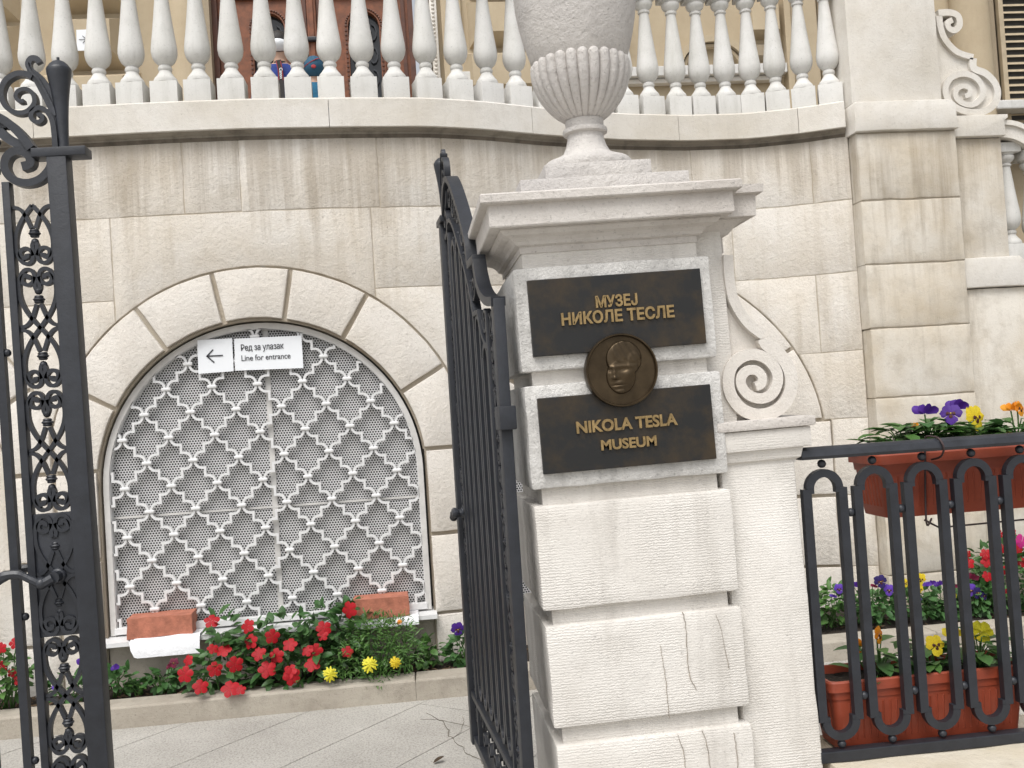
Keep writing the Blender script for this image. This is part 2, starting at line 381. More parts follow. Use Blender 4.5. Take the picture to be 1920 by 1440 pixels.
# ================================================================== GROUND
g = G(); g.add([(-60, -60, -.012), (60, -60, -.012), (60, 60, -.012), (-60, 60, -.012)], [(0, 1, 2, 3)])
ground = put('ground', g.mesh('ground', 'grime')); tag(ground, 'pale speckled concrete courtyard paving', None, None, 'structure')
g = G(); g.box(-60, 60, -60, 2.25, -.5, -.006)
e = np.array([.63, .776]); e /= np.linalg.norm(e); en = np.array([e[1], -e[0]])
for i in range(-16, 6):
    for j in range(-3, 9):
        s0 = -2.718+.466*i; t0 = 3.4*(j-4)+(1.55 if i % 2 else 0)+2.3
        c = [en*s0+e*t0, en*(s0+.466)+e*t0, en*(s0+.466)+e*(t0+3.4), en*s0+e*(t0+3.4)]
        m = sum(c)/4
        if not (-4.2 < m[0] < 5.5 and 1.2 < m[1] < 6.6): continue
        pl = inset([tuple(q) for q in c], .0026)
        lo = [(q[0], q[1], -.011) for q in pl]; dz = random.uniform(-.0015, 0); hi = [(q[0], q[1], dz) for q in pl]
        n = 4; gg = G().add(lo+hi, [(4, 5, 6, 7)]+[(k, (k+1) % 4, (k+1) % 4+4, k+4) for k in range(4)])
        part(ground, 'paving_slab', gg, 'paving')
# the remaining courtyard and pavement: one plain sheet under everything else
for (x0, x1, y0, y1) in ((-60, 60, -60, 2.45), (-60, -2.8, 2.45, 5.05), (4.1, 60, 2.45, 5.05)):
    part(ground, 'paving_sheet', G().add([(x0, y0, -.008), (x1, y0, -.008), (x1, y1, -.008), (x0, y1, -.008)], [(0, 1, 2, 3)]), 'paving')
def px_crack(pts, ox, oy, s, wd):
    P = smoothpath([atz(ox+a/s, oy+b/s, .001)[:2] for a, b in pts], 3)
    P = [(p[0]+random.uniform(-.004, .004), p[1]+random.uniform(-.004, .004)) for p in P]
    gg = G(); gg.ribbon(P, [wd*random.uniform(.4, 1.2) for _ in P], 0, .001)
    gg.v = [(v[0], v[2], .0012+v[1]) for v in gg.v]
    part(ground, 'crack', gg, 'grime')
px_crack([(0, 925), (110, 990), (150, 1000), (180, 1060), (210, 1100), (200, 1140), (245, 1160), (270, 1210), (340, 1250), (355, 1290), (430, 1330), (490, 1360), (525, 1410), (560, 1470)], 800, 1150, 4.96, .0036)
px_crack([(245, 1160), (300, 1120), (340, 1040), (335, 960)], 800, 1150, 4.96, .0013)
px_crack([(-60, 985), (40, 985), (150, 1000), (280, 1025), (440, 1066)], 800, 1150, 4.96, .0018)
# kerb of the planting bed
kerb = thing('bed_kerb', 'low concrete kerb in front of the planting bed along the terrace wall', 'kerb', (0, 5.13, 0))
for a, b in ((-4.4, -2.75), (-2.75, -.06), (-.06, 1.35), (1.35, 2.75), (2.75, 4.6)):
    gg = slab([(a, 0), (b, 0), (b, .17), (a, .17)], 0, .108, .010, .09, .004, a*3, .0015)   # outline in plan, then laid flat
    gg.v = [(v[0], 5.05+v[2], .106-v[1]) for v in gg.v]
    part(kerb, 'kerb_stone', gg, 'kerbstone')
gg = G(); nx, ny = 110, 10
for i in range(nx+1):
    for j in range(ny+1):
        x = -4.3+8.6*i/nx; t = j/ny; y = 5.21+(max(W(min(x, 3.3)), 5.4)+.04-5.21)*t
        gg.v.append((x, y, .082+.015*t+.022*noise.noise(Vector((x*9, y*9, 1)))+.012*noise.noise(Vector((x*31, y*31, 4)))))
gg.f = [(i*(ny+1)+j, (i+1)*(ny+1)+j, (i+1)*(ny+1)+j+1, i*(ny+1)+j+1) for i in range(nx) for j in range(ny)]
bed = put('planting_soil', gg.mesh('planting_soil', 'soil', True)); tag(bed, 'dark crumbly soil of the planting bed', None, None, 'structure')
gg = G()
for k in range(900):
    x = random.uniform(-3.9, 3.8); y = random.uniform(5.22, 5.22+(W(min(x, 3.3))-5.25)*.95); a = random.uniform(0, pi); s = random.uniform(.006, .022); z = .092+random.uniform(-.004, .012)
    d = Vector((math.cos(a), math.sin(a), random.uniform(-.3, .3)))*s; nrm = Vector((-math.sin(a), math.cos(a), .2))*s*.35
    c = Vector((x, y, z)); u = Vector((0, 0, s*.25))
    gg.add([c-d-nrm, c+d-nrm, c+d+nrm, c-d+nrm, c+u], [(0, 1, 4), (1, 2, 4), (2, 3, 4), (3, 0, 4)])
tag(put('bark_mulch', gg.mesh('bark_mulch', 'bark')), 'brown bark chips scattered over the bed soil', 'mulch', None, 'stuff')
# ================================================================== TERRACE WALL
wall = thing('terrace_wall', 'curved cream limestone terrace wall with arched openings', 'wall', (-.8, 5.6, 0))
SEED = [0]
core = G()
def wstone(poly, proud=0.0, bev=.004, mat='wallstone', gap=.0016, recess=.0035, name='stone', jit=.004):
    SEED[0] += 1
    st = bend(slab(poly, -proud, .03, bev, .07, jit, SEED[0], gap))
    part(wall, name, st, mat, True, 40)
    pl = bend(G().add([(p[0], recess, p[1]) for p in poly], [tuple(range(len(poly)))]))
    core.add(pl.v, pl.f)
RI, RO, CZ = .87, 1.165, 1.155
Z = [0, .35, .79, 1.262, 1.68, 2.17, 2.62, 3.03]
def arc(cx, r, a0, a1, n=10):
    """points on a circle, angles in degrees from the top, positive to the right"""
    return [(cx+r*math.sin(math.radians(a0+(a1-a0)*i/n)), CZ+r*math.cos(math.radians(a0+(a1-a0)*i/n))) for i in range(n+1)]
def arcz(cx, r, z, side): return cx+side*math.sqrt(max(0, r*r-(z-CZ)**2))
aspr = math.degrees(math.acos((Z[3]-CZ)/RI)); asprO = math.degrees(math.acos((Z[3]-CZ)/RO))
ARCH = (-3.02, -.81, 1.40)
for cx in ARCH:
    lx, rx = cx-1.105, cx+1.105
    if cx == ARCH[2]: rx = 9
    J = [-60.5, -33, -10.8, 10.2, 31.8, 60.5]
    for a0, a1 in zip(J[:-1], J[1:]):
        if cx == ARCH[0] and a1 < 10: continue
        p = arc(cx, RO, a0, a1, 7)+arc(cx, RI, a1, a0, 7)
        p = [(min(max(q[0], lx), rx), q[1]) for q in p]
        wstone(p[::-1], .014, .007, 'ringstone', .0125, .014, 'voussoir', .003)
    for s in (-1, 1):
        if cx == ARCH[0] and s < 0: continue
        p = arc(cx, RO, 60.5*s, asprO*s, 6)+arc(cx, RI, aspr*s, 60.5*s, 6)
        p = [(min(max(q[0], lx), rx), q[1]) for q in p]
        wstone(p if s < 0 else p[::-1], .014, .007, 'ringstone', .0125, .014, 'voussoir', .003)
        xo = cx+s*(RO if s*(1 if cx == ARCH[2] else 0) > 0 else 1.105); xi = cx+s*RI
        if cx == ARCH[2] and s > 0: xo = 2.60
        a, b = min(xi, xo), max(xi, xo)
        for z0, z1 in ((Z[2], Z[3]), (Z[1], Z[2])):
            wstone([(a, z0), (b, z0), (b, z1), (a, z1)], .014, .007, 'ringstone', .011, .014, 'jamb_stone', .003)
        wstone([(a, -.05), (b, -.05), (b, Z[1]), (a, Z[1])], .014, .007, 'ringstone', .008, .012, 'jamb_stone', .003)
    if cx != ARCH[0]: wstone([(cx-RI, -.05), (cx+RI, -.05), (cx+RI, .345), (cx-RI, .345)], -.02, .003, 'render', .001, .03, 'sill_wall')
    # reveal of the opening
    rv = G(); path = [(cx-RI, .345), (cx-RI, 1.2)]+arc(cx, RI, -90, 90, 28)+[(cx+RI, 1.2), (cx+RI, .345)]
    for i, (x, z) in enumerate(path): rv.v += [(x, W(x)-.004, z), (x, W(x)+.22, z)]
    rv.f = [(2*i, 2*i+2, 2*i+3, 2*i+1) for i in range(len(path)-1)]
    if cx != ARCH[0]: core.add(rv.v, rv.f)
# course 2 stones over the crowns
def over(cx, xl, xr, zt):
    a0 = math.degrees(math.asin((xl-cx)/RO)); a1 = math.degrees(math.asin((xr-cx)/RO))
    wstone([(xl, zt), *arc(cx, RO, a0, a1, 14), (xr, zt)][::1], 0, .005)
over(-.81, -1.55, -.155, Z[6]); over(1.40, .66, 2.085, Z[6])
# spandrels (rings of neighbouring arches meet at xm)
def spandrel(c1, c2):
    xm = (c1+c2)/2; zm = CZ+math.sqrt(RO*RO-(xm-c1)**2)
    xl, xr = c1+.655, c2-.74
    aL0 = math.degrees(math.asin((xl-c1)/RO)); aLm = math.degrees(math.asin((xm-c1)/RO))
    aRm = math.degrees(math.asin((xm-c2)/RO)); aR1 = math.degrees(math.asin((xr-c2)/RO))
    L = arc(c1, RO, aL0, aLm, 8); R = arc(c2, RO, aRm, aR1, 8)
    wstone([(xl, Z[5]), *L, *R[1:], (xr, Z[5])], 0, .005)
    mid = (xl+xr)/2+.12
    wstone([(xl, Z[5]), (mid, Z[5]), (mid, Z[6]), (xl, Z[6])], 0, .005); wstone([(mid, Z[5]), (xr, Z[5]), (xr, Z[6]), (mid, Z[6])], 0, .005)
spandrel(-3.02, -.81); spandrel(-.81, 1.40)
XE = 2.80
c = 1.40
a85 = math.degrees(math.asin((2.085-c)/RO))
zA = Z[4]; aA = math.degrees(math.acos((Z[4]-CZ)/RO)); aT = math.degrees(math.acos((Z[5]-CZ)/RO))
wstone([(2.085, Z[5]), (XE, Z[5]), (XE, Z[6]), (2.085, Z[6])], 0, .006)
wstone([(2.085, Z[5]), *arc(c, RO, a85, aA, 6), (2.571, Z[4]), (2.571, Z[5])][::1], 0, .006)
wstone([(2.571, Z[4]), (XE, Z[4]), (XE, Z[5]), (2.571, Z[5])], 0, .006)
wstone([*arc(c, RO, aA, asprO, 6), (XE, Z[3]), (XE, Z[4])][::1], 0, .006)
for z0, z1 in ((Z[2], Z[3]), (Z[1], Z[2]), (-.05, Z[1])): wstone([(2.60, z0), (XE, z0), (XE, z1), (2.60, z1)], 0, .006)
# top course
xs = [-4.4, -3.3, -2.5, -1.86, -1.15, -.848, -.1, .262, 1.05, 1.85, 2.59, XE]
for a, b in zip(xs[:-1], xs[1:]): wstone([(a, Z[6]), (b, Z[6]), (b, Z[7]), (a, Z[7])], 0, .005, jit=.006)
wstone([(-4.4, Z[5]), (-3.02-.1, Z[5]), (-3.02-.1, Z[6]), (-4.4, Z[6])]); wstone([(-3.12, 2.3), (-2.365, 2.13), (-2.365, Z[6]), (-3.12, Z[6])], 0, .005)
wstone([(-4.4, -.05), (-3.12, -.05), (-3.12, Z[5]), (-4.4, Z[5])])
wstone(([(-4.3, -.05), (-3.02+RI, -.05)]+arc(-3.02, RI, 90, -90, 24)+[(-4.3, CZ)])[:-2], -.012, .004, 'wallstone', .002, .02, 'blind_panel')
part(wall, 'mortar_core', core, 'mortar')
bk = G()
for cx in ARCH:
    for i in range(9):
        x = cx-1.0+2.0*i/8; bk.v += [(x, W(x)+.23, 0), (x, W(x)+.23, 2.3)]
    o = len(bk.v)-18; bk.f += [(o+2*i, o+2*i+2, o+2*i+3, o+2*i+1) for i in range(8)]
part(wall, 'opening_back', bk, 'interior')
def wsweep(prof, x0, x1, n=40):
    gg = G(); m = len(prof)
    for i in range(n+1):
        x = x0+(x1-x0)*i/n
        dx = .02; tv = Vector((2*dx, W(x+dx)-W(x-dx))).normalized(); nv = Vector((tv.y, -tv.x))
        for o, z in prof: gg.v.append((x+nv.x*o, W(x)+nv.y*o, z))
    for i in range(n):
        for k in range(m): gg.f.append((i*m+k, i*m+(k+1) % m, (i+1)*m+(k+1) % m, (i+1)*m+k))
    gg.f += [tuple(range(m)), tuple(n*m+k for k in reversed(range(m)))]
    return gg
cj = [-4.4, -3.1, -1.9, -.35, .78, 1.75, 2.53, 2.785]
for a, b in zip(cj[:-1], cj[1:]):
    part(wall, 'coping_stone', wsweep([(-.40, 3.054), (.070, 3.054), (.072, 3.056), (.072, 3.208), (.060, 3.218), (-.40, 3.218)], a+.0015, b-.0015, 16), 'copingstone', True, 18)
part(wall, 'cove_moulding', wsweep([(-.1, 3.03), (.010, 3.03), (.014, 3.038), (.034, 3.042), (.052, 3.053), (-.1, 3.053)], -4.4, 2.785, 50), 'mouldshadedirt', True, 50)  # underside shade is part of the cove's colour, along with dirt
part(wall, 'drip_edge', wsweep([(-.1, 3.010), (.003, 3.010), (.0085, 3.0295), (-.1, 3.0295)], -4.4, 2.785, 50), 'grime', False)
# ================================================================== BALUSTRADE
bal = thing('terrace_balustrade', 'pale stone balustrade of turned balusters on top of the terrace wall', 'balustrade', (-.8, 5.5, 3.22))
bp = [(.040, .135), (.064, .137), (.065, .150), (.060, .162), (.047, .178), (.036, .195), (.032, .205), (.035, .208), (.0375, .216), (.0375, .224), (.034, .232), (.030, .236),
      (.037, .242), (.055, .260), (.0655, .283), (.0700, .31), (.0690, .335), (.0635, .38), (.0555, .44), (.0475, .51), (.0400, .58), (.0335, .64), (.0290, .676), (.037, .680), (.038, .690), (.031, .696),
      (.036, .703), (.051, .717), (.058, .733), (.058, .745), (.049, .749), (.053, .753), (.060, .765)]
bprof = [(r*1.0, z) for r, z in bp]
bm_ = {}
def baluster_mesh():
    gg = G().lathe(bprof, seg=24); gg.box(-.073, .073, -.066, .066, 0, .135, .003); gg.box(-.073, .073, -.068, .068, .765, .83, .003)
    return gg.mesh('baluster', 'balusterstone', True, 35)
BM = baluster_mesh()
bx = [-.869+.1787*i for i in range(-18, 10)]+[.739+.1756*i for i in range(1, 5)]+[1.617, 1.801, 1.963, 2.128, 2.29, 2.441, 2.598, 2.744]
for x in bx:
    o = put('baluster', BM, bal); y = W(x)+.062
    tv = Vector((.04, W(x+.02)-W(x-.02))); o.location = (x+.8, y-5.5, random.uniform(-.002, .002)); o.rotation_euler = (0, 0, math.atan2(tv.y, tv.x)+random.uniform(-.03, .03))
for a, b in zip(cj[:-1], cj[1:]):
    part(bal, 'handrail_stone', wsweep([(-.17, 4.05), (.03, 4.05), (.06, 4.08), (.06, 4.16), (.04, 4.19), (-.18, 4.19), (-.2, 4.16), (-.2, 4.08)], a+.0015, b-.0015, 14), 'copingstone', True, 35)
# ================================================================== PILASTER WITH POST AND VOLUTE
pil = thing('stone_pilaster', 'broad coursed stone pilaster standing at the right end of the curved wall', 'pilaster', (3.12, 5.9, 0))
zc = [-.02, .30, .68, .95, 1.375, 1.80, 2.19, 2.585, 3.0]
for i, (a, b) in enumerate(zip(zc[:-1], zc[1:])):
    dx = .004*math.sin(i*2.1)
    gg = slab([(2.80+dx, a), (3.452, a), (3.452, b), (2.80+dx, b)], 5.665, 6.05, .010, .06, .006, i+40, .003)
    part(pil, 'stone', gg, 'pilasterstone', True, 40)
part(pil, 'mortar_core', G().box(2.812, 3.445, 5.675, 6.04, -.02, 3.03), 'mortar')
part(pil, 'coping_stone', slab([(2.788, 3.004), (3.455, 3.004), (3.445, 3.165), (3.40, 3.187), (2.80, 3.187), (2.788, 3.165)], 5.635, 6.06, .008, .08, .003, 77, .001), 'copingstone', True, 40)
post = thing('balustrade_post', 'tall square stone post closing the balustrade above the pilaster', 'post', (3.09, 5.9, 3.19))
part(post, 'shaft', slab([(2.80, 3.188), (3.385, 3.188), (3.385, 4.3), (2.80, 4.3)], 5.68, 6.05, .008, .1, .002, 81, .001), 'copingstone', True, 40)
part(post, 'cap', G().box(2.77, 3.42, 5.64, 6.08, 4.302, 4.42, .01), 'copingstone')
def volute(parent, trace, outline, ox, oy, s, y, d0, d1, wd, mat):
    """console bracket: backing plate and raised scrolled bands traced in a plane at depth y"""
    pl = smoothpath([(aty(ox+a/s, oy+b/s, y)[0], aty(ox+a/s, oy+b/s, y)[2]) for a, b in outline], 3)
    part(parent, 'plate', G().prism(pl, y+.012, y+d1), mat, True, 30)
    for t, w0, w1 in trace:
        P = smoothpath([(aty(ox+a/s, oy+b/s, y)[0], aty(ox+a/s, oy+b/s, y)[2]) for a, b in t], 4); n = len(P)
        part(parent, 'scroll_band', G().ribbon(P, [w0+(w1-w0)*i/(n-1) for i in range(n)], y-d0, y+d1*.9), mat, True, 30)
vol = thing('scroll_bracket', 'carved stone volute bracket against the tall post at upper right', 'bracket', (3.55, 5.8, 3.10))
volute(vol, [([(972, 75), (1035, 72), (1078, 92), (1086, 140), (1060, 168), (1028, 155), (1024, 125), (1048, 112)], .042, .034),
             ([(975, 90), (985, 160), (1010, 220), (1060, 275), (1105, 298), (1160, 312)], .042, .036),
             ([(1160, 318), (1163, 372), (1225, 400), (1275, 450), (1292, 510), (1270, 570), (1210, 607), (1130, 607), (1060, 580), (1018, 530), (1012, 470), (1045, 420), (1110, 402), (1175, 425), (1208, 475), (1205, 530), (1160, 568), (1105, 562), (1068, 530), (1070, 488), (1105, 468), (1140, 482), (1140, 512), (1115, 522)], .046, .030)],
       [(965, 70), (1000, 66), (985, 160), (1010, 225), (1060, 280), (1160, 315), (1160, 375), (1225, 402), (1275, 452), (1290, 510), (1270, 568), (1210, 605), (1130, 607), (1050, 600), (985, 575), (968, 300)],
       1420, 0, 2.88, 5.74, .015, .12, .03, 'copingstone')
# stair parapet to the right of the pilaster
par = thing('stair_parapet', 'stone stair parapet with panelled pier beyond the pilaster at the right edge', 'parapet', (3.7, 5.9, 0))
part(par, 'cap_stone', slab([(3.452, 2.965), (3.80, 2.965), (3.80, 3.06), (3.825, 3.075), (3.825, 3.10), (3.452, 3.10)], 5.70, 6.1, .006, .1, .002, 90, .001), 'copingstone', True, 40)
part(par, 'pier_panel', slab([(3.455, 2.21), (3.79, 2.21), (3.79, 2.963), (3.455, 2.963)], 5.74, 6.08, .006, .1, .002, 91, .001), 'pilasterstone', True, 40)
part(par, 'base_stone', slab([(3.46, 2.02), (3.86, 2.02), (3.86, 2.18), (3.83, 2.208), (3.46, 2.208)], 5.70, 6.1, .008, .1, .003, 92, .001), 'copingstone', True, 40)
part(par, 'stone', slab([(3.46, 1.0), (4.9, 1.0), (4.9, 2.017), (3.46, 2.017)], 5.735, 6.1, .006, .1, .003, 93, .002), 'pilasterstone', True, 40)
part(par, 'stone', slab([(3.46, -.02), (4.9, -.02), (4.9, .998), (3.46, .998)], 5.735, 6.1, .006, .1, .003, 94, .002), 'pilasterstone', True, 40)
# curved stair rail with its balusters going down to the right
rail = smoothpath([(3.80, 3.02), (3.90, 3.00), (4.02, 2.93), (4.2, 2.78), (4.6, 2.5)], 5)
part(par, 'stair_rail', G().ribbon(rail, .11, 5.74, 5.95), 'copingstone', True, 40)
part(par, 'rail_moulding', G().ribbon([(p[0]+.006, p[1]+.035) for p in rail], .03, 5.72, 5.97), 'copingstone', True, 40)
part(par, 'base_stone', slab([(3.86, 2.02), (4.9, 1.7), (4.9, 1.86), (3.90, 2.18)], 5.70, 6.1, .006, .2, .002, 95, .001), 'copingstone', True, 40)
for i, x in enumerate((3.875, 4.04, 4.22)):
    o = put('baluster', BM, par); o.location = (x-3.7, 5.85-5.9, 2.17-.05*i+.0); o.scale = (1, 1, .93)
# ================================================================== ARCHED WINDOW GRILLE
def clip_poly_path(path, inside):
    """split a polyline into the runs that lie inside the opening"""
    runs = []; cur = []
    for p in path:
        if inside(p): cur.append(p)
        else:
            if len(cur) > 2: runs.append(cur)
            cur = []
    if len(cur) > 2: runs.append(cur)
    return runs
GY = 5.482; GX = -.81; GR = .856; GB = .375
def build_grille():
    t = thing('window_grille', 'white arched window grille of interlaced curved bars over perforated sheet', 'grille', (GX, GY, GB))
    # frame: arched flat bar
    pth = [(GX-GR, GB), (GX-GR, .8)]+arc(GX, GR, -90, 90, 48)[0:]+[(GX+GR, .8), (GX+GR, GB)]
    part(t, 'frame', G().ribbon([(x*.999+GX*.001, z) for x, z in inset_path(pth, .012)], .03, GY-.020, GY+.036), 'framepaint', True, 40)
    part(t, 'frame_lip', G().ribbon(inset_path(pth, .027), .008, GY-.012, GY+.034), 'whitepaint', True, 40)
    part(t, 'bottom_bar', G().box(GX-GR+.02, GX+GR-.02, GY-.03, GY+.02, GB+.005, GB+.04, .003), 'whitepaint')
    # perforated sheets behind, four panels with flat joints
    xm = GX+.035; zm = 1.0; R2 = GR-.012
    def panel(x0, x1, z0, z1, arcp):
        if arcp is None: return [(x0, z0), (x1, z0), (x1, z1), (x0, z1)]
        return arcp
    aM = math.degrees(math.asin((xm-GX)/R2))
    pls = [panel(GX-R2, xm, GB+.01, zm, None), panel(xm, GX+R2, GB+.01, zm, None),
           [(GX-R2, zm), (xm, zm)]+arc(GX, R2, aM, -90, 20), [(xm, zm), (GX+R2, zm)]+arc(GX, R2, 90, aM, 20)]
    for p in pls:
        q = inset(p, .001); part(t, 'perforated_panel', G().add([(a, GY+.032, b) for a, b in q], [tuple(range(len(q)))]), 'perforated')
    part(t, 'panel_joint', G().box(xm-.015, xm+.015, GY+.025, GY+.0305, GB+.02, CZ+R2-.02), 'framepaint')
    part(t, 'panel_joint', G().box(GX-R2+.01, GX+R2-.01, GY+.024, GY+.0300, zm-.006, zm+.006), 'framepaint')
    # wavy bars
    Wd, Hd = .2437, .2625; r = .044; nx0, nz0 = -1.315, 1.680
    def half(x, z, sx):
        """from node (x,z) up to node (x+sx*Wd/2, z+Hd/2)"""
        P = []; n = 6; ax = Wd/2-2*r; st = Hd/2-2*r
        for i in range(n+1):
            a = pi/2*i/n; P.append((x+sx*(r-r*math.cos(a)), z+r*math.sin(a)))
        P.append((x+sx*(r+ax/2), z+r)); P.append((x+sx*(r+ax/2), z+r+st))
        for i in range(n+1):
            a = pi/2*i/n; P.append((x+sx*(Wd/2-r+r*math.sin(a)), z+Hd/2-r+r*(1-math.cos(a))))
        return P
    def inside(p, m=.007):
        x, z = p[0]-GX, p[1]
        if z < GB+.02: return False
        if z < CZ: return abs(x) < GR-m
        return math.hypot(x, z-CZ) < GR-m
    o = .0085
    for k in range(-5, 9):
        for sx in (-1, 1):
            x = nx0+Wd*k; path = []; z = nz0-Hd*6
            for j in range(12):
                # each upright bar swings out to the neighbouring column of joints and back
                a = half(x+sx*o, z, sx); a = [(q[0]-(2*o*sx)*(i/(len(a)-1)), q[1]) for i, q in enumerate(a)]
                b = half(x+sx*o, z+Hd, sx); b = [(q[0]-(2*o*sx)*(i/(len(b)-1)), 2*z+Hd*2-q[1]) for i, q in enumerate(b)][::-1]
                path += a+b[1:]; z += Hd
            fine = []
            for p, q in zip(path[:-1], path[1:]):
                n = max(1, int(math.hypot(q[0]-p[0], q[1]-p[1])/.012)); fine += [(p[0]+(q[0]-p[0])*i/n, p[1]+(q[1]-p[1])*i/n) for i in range(n)]
            fine.append(path[-1])
            lim = GR-.020
            fine = [(GX+math.copysign(lim, q[0]-GX), q[1]) if (q[1] < CZ-.02 and lim < abs(q[0]-GX) < GR+.03) else q for q in fine]
            for run in clip_poly_path(fine, inside):
                L = sum(math.dist(a, b) for a, b in zip(run[:-1], run[1:]))
                if L < .05: continue
                # thin the run again but keep the corners
                keep = [run[0]]
                for i in range(1, len(run)-1):
                    d1 = (run[i][0]-keep[-1][0], run[i][1]-keep[-1][1]); d2 = (run[i+1][0]-run[i][0], run[i+1][1]-run[i][1])
                    if abs(math.atan2(d1[0]*d2[1]-d1[1]*d2[0], d1[0]*d2[0]+d1[1]*d2[1])) > .05: keep.append(run[i])
                keep.append(run[-1])
                part(t, 'curved_bar', G().ribbon(keep, .0130, GY-.012, GY+.010), 'whitepaint')
    cm = None
    for j in range(-11, 6):
        for k in range(-6, 10):
            x = nx0+Wd*(k+(.5 if j % 2 else 0)); z = nz0+Hd/2*j
            if not inside((x, z), .05): continue
            if cm is None: cm = G().box(-.026, .026, -.019, .016, -.0095, .0095, .006).mesh('collar', 'whitepaint', True)
            put('collar', cm, t, (x-GX, 0, z-GB))
    # sill board under the grille
    part(t, 'sill_board', G().add([(GX-.90, 5.335, .340), (GX+.885, 5.37, .340), (GX+.885, 5.55, .340), (GX-.90, 5.55, .340),
                                   (GX-.90, 5.335, .362), (GX+.885, 5.37, .362), (GX+.885, 5.55, .376), (GX-.90, 5.55, .376)],
                                  [(0, 1, 2, 3), (4, 5, 6, 7), (0, 1, 5, 4), (1, 2, 6, 5), (2, 3, 7, 6), (3, 0, 4, 7)]), 'whitepaint')
    return t
def inset_path(p, d):
    q = inset(p+[(p[-1][0]-.001, p[-1][1]-5), (p[0][0]+.001, p[0][1]-5)], d); q = q[:len(p)]
    return [(a, max(b, GB)) for a, b in q]
grille = build_grille()
# plain perforated sheet closing the neighbouring opening
sh = G(); q = [(ARCH[2]-.86, .35)]+arc(ARCH[2], .86, -90, 90, 30)+[(ARCH[2]+.86, .35)]
b_ = bend(G().add([(a, .10, b) for a, b in q], [tuple(range(len(q)))]))
part(wall, 'opening_panel', b_, 'perforated')
# ================================================================== TEXT
def text_g(body, size, ext, bold=0, align='CENTER', spacing=1.0):
    cu = bpy.data.curves.new('lettering', 'FONT'); cu.body = body; cu.size = size; cu.extrude = ext; cu.offset = bold; cu.align_x = align
    cu.space_character = spacing; cu.resolution_u = 4
    ob = bpy.data.objects.new('lettering', cu); COL.objects.link(ob)
    dg = bpy.context.evaluated_depsgraph_get(); me = bpy.data.meshes.new_from_object(ob.evaluated_get(dg))
    gg = G().add([v.co[:] for v in me.vertices], [tuple(p.vertices) for p in me.polygons])
    bpy.data.objects.remove(ob); bpy.data.curves.remove(cu); bpy.data.meshes.remove(me)
    gg.v = [(v[0], -v[2], v[1]) for v in gg.v]     # upright, facing -y
    return gg
# ================================================================== SIGNS ON THE GRILLE
def q4(pts, y): return [aty(a, b, y) for a, b in pts]
SY = 5.455
def plate(P, th=.006):
    n = Vector((0, 1, 0))*th; P = [Vector(p) for p in P]
    return G().add([p[:] for p in P]+[(p+n)[:] for p in P], [(0, 1, 2, 3), (7, 6, 5, 4)]+[(i, (i+1) % 4, (i+1) % 4+4, i+4) for i in range(4)])
a = q4([(370, 638), (435, 634), (438, 696), (372, 701)], SY); bs = Vector(a[3])
sg = thing('direction_sign', 'small white sign with a black arrow pointing left, hung on the arched grille', 'sign', bs)
part(sg, 'panel', plate(a), 'signwhite')
c0 = aty(403, 667, SY-.002); k = aty(403+1, 667, SY)[0]-aty(403, 667, SY)[0]
tl = -.015
ar = G(); ar.ribbon([(-15*k, 0), (15*k, tl*15*k)], 2.4*k, -.0015, .0012); ar.ribbon([(-3*k, 12*k), (-15*k, 0), (-2*k, -13*k)], 2.4*k, -.0015, .0012)
part(sg, 'arrow', ar.moved((c0[0], SY-.002, c0[2])), 'signblack')
a = q4([(439, 635), (565, 629), (569, 690), (441, 695)], SY); bs = Vector(a[3])
sg = thing('direction_sign', 'white sign reading "Ред за улазак / Line for entrance" on the arched grille', 'sign', bs)
part(sg, 'panel', plate(a), 'signwhite')
for body, px, py, sz, bd in (('Ред за улазак', 451, 658, 17.5, .0007), ('Line for entrance', 452, 677, 16.0, .0)):
    gg = text_g(body, sz*k*.98, .0008, 0, 'LEFT', .96)
    if bd: gg.add([(v[0]+bd, v[1]-.0003, v[2]) for v in gg.v], list(gg.f))
    x1 = max(v[0] for v in gg.v); want = (82 if 'Р' in body else 94)*k; f_ = want/x1
    gg.v = [(v[0]*f_, v[1], v[2]+v[0]*f_*.0) for v in gg.v]; p = aty(px, py, SY-.002)
    part(sg, 'lettering', gg.moved((p[0], SY-.002, p[2])), 'signblack')
# ================================================================== BRICKS AND PAPER ON THE SILL
def brick(px0, py0, px1, py1, label, ang):
    a = aty(px0, py0, 5.34); b = aty(px1, py1, 5.34); L = math.hypot(b[0]-a[0], b[1]-a[1]); z0 = .377
    bmq = bmesh.new(); bmesh.ops.create_cube(bmq, size=1); bmesh.ops.subdivide_edges(bmq, edges=bmq.edges[:], cuts=5, use_grid_fill=True)
    for v in bmq.verts:
        p = Vector((v.co.x*L, v.co.y*.15, (v.co.z+.5)*.105)); q = noise.noise_vector(p*17+Vector((px0, 0, 0)))*.006+noise.noise_vector(p*60)*.002
        edge = (abs(v.co.y) > .49) and v.co.z < -.3
        v.co = p+q+(Vector((0, .012*noise.noise(Vector((p.x*25, 3, px0))), 0)) if edge else Vector())
    gg = G().bm(bmq); gg.xf(Matrix.Rotation(ang, 4, 'Z')); gg.moved(((a[0]+b[0])/2, 5.412, z0))
    return single('brick', gg, 'clay', label, 'brick', 'bricks on the window sill', smooth=True, angle=35)
brick(238, 1195, 360, 1185, 'rough red clay brick at the left end of the white window sill on paper', math.radians(2))
brick(664, 1160, 767, 1150, 'rough red clay brick at the right end of the sill behind the flowers', math.radians(1))
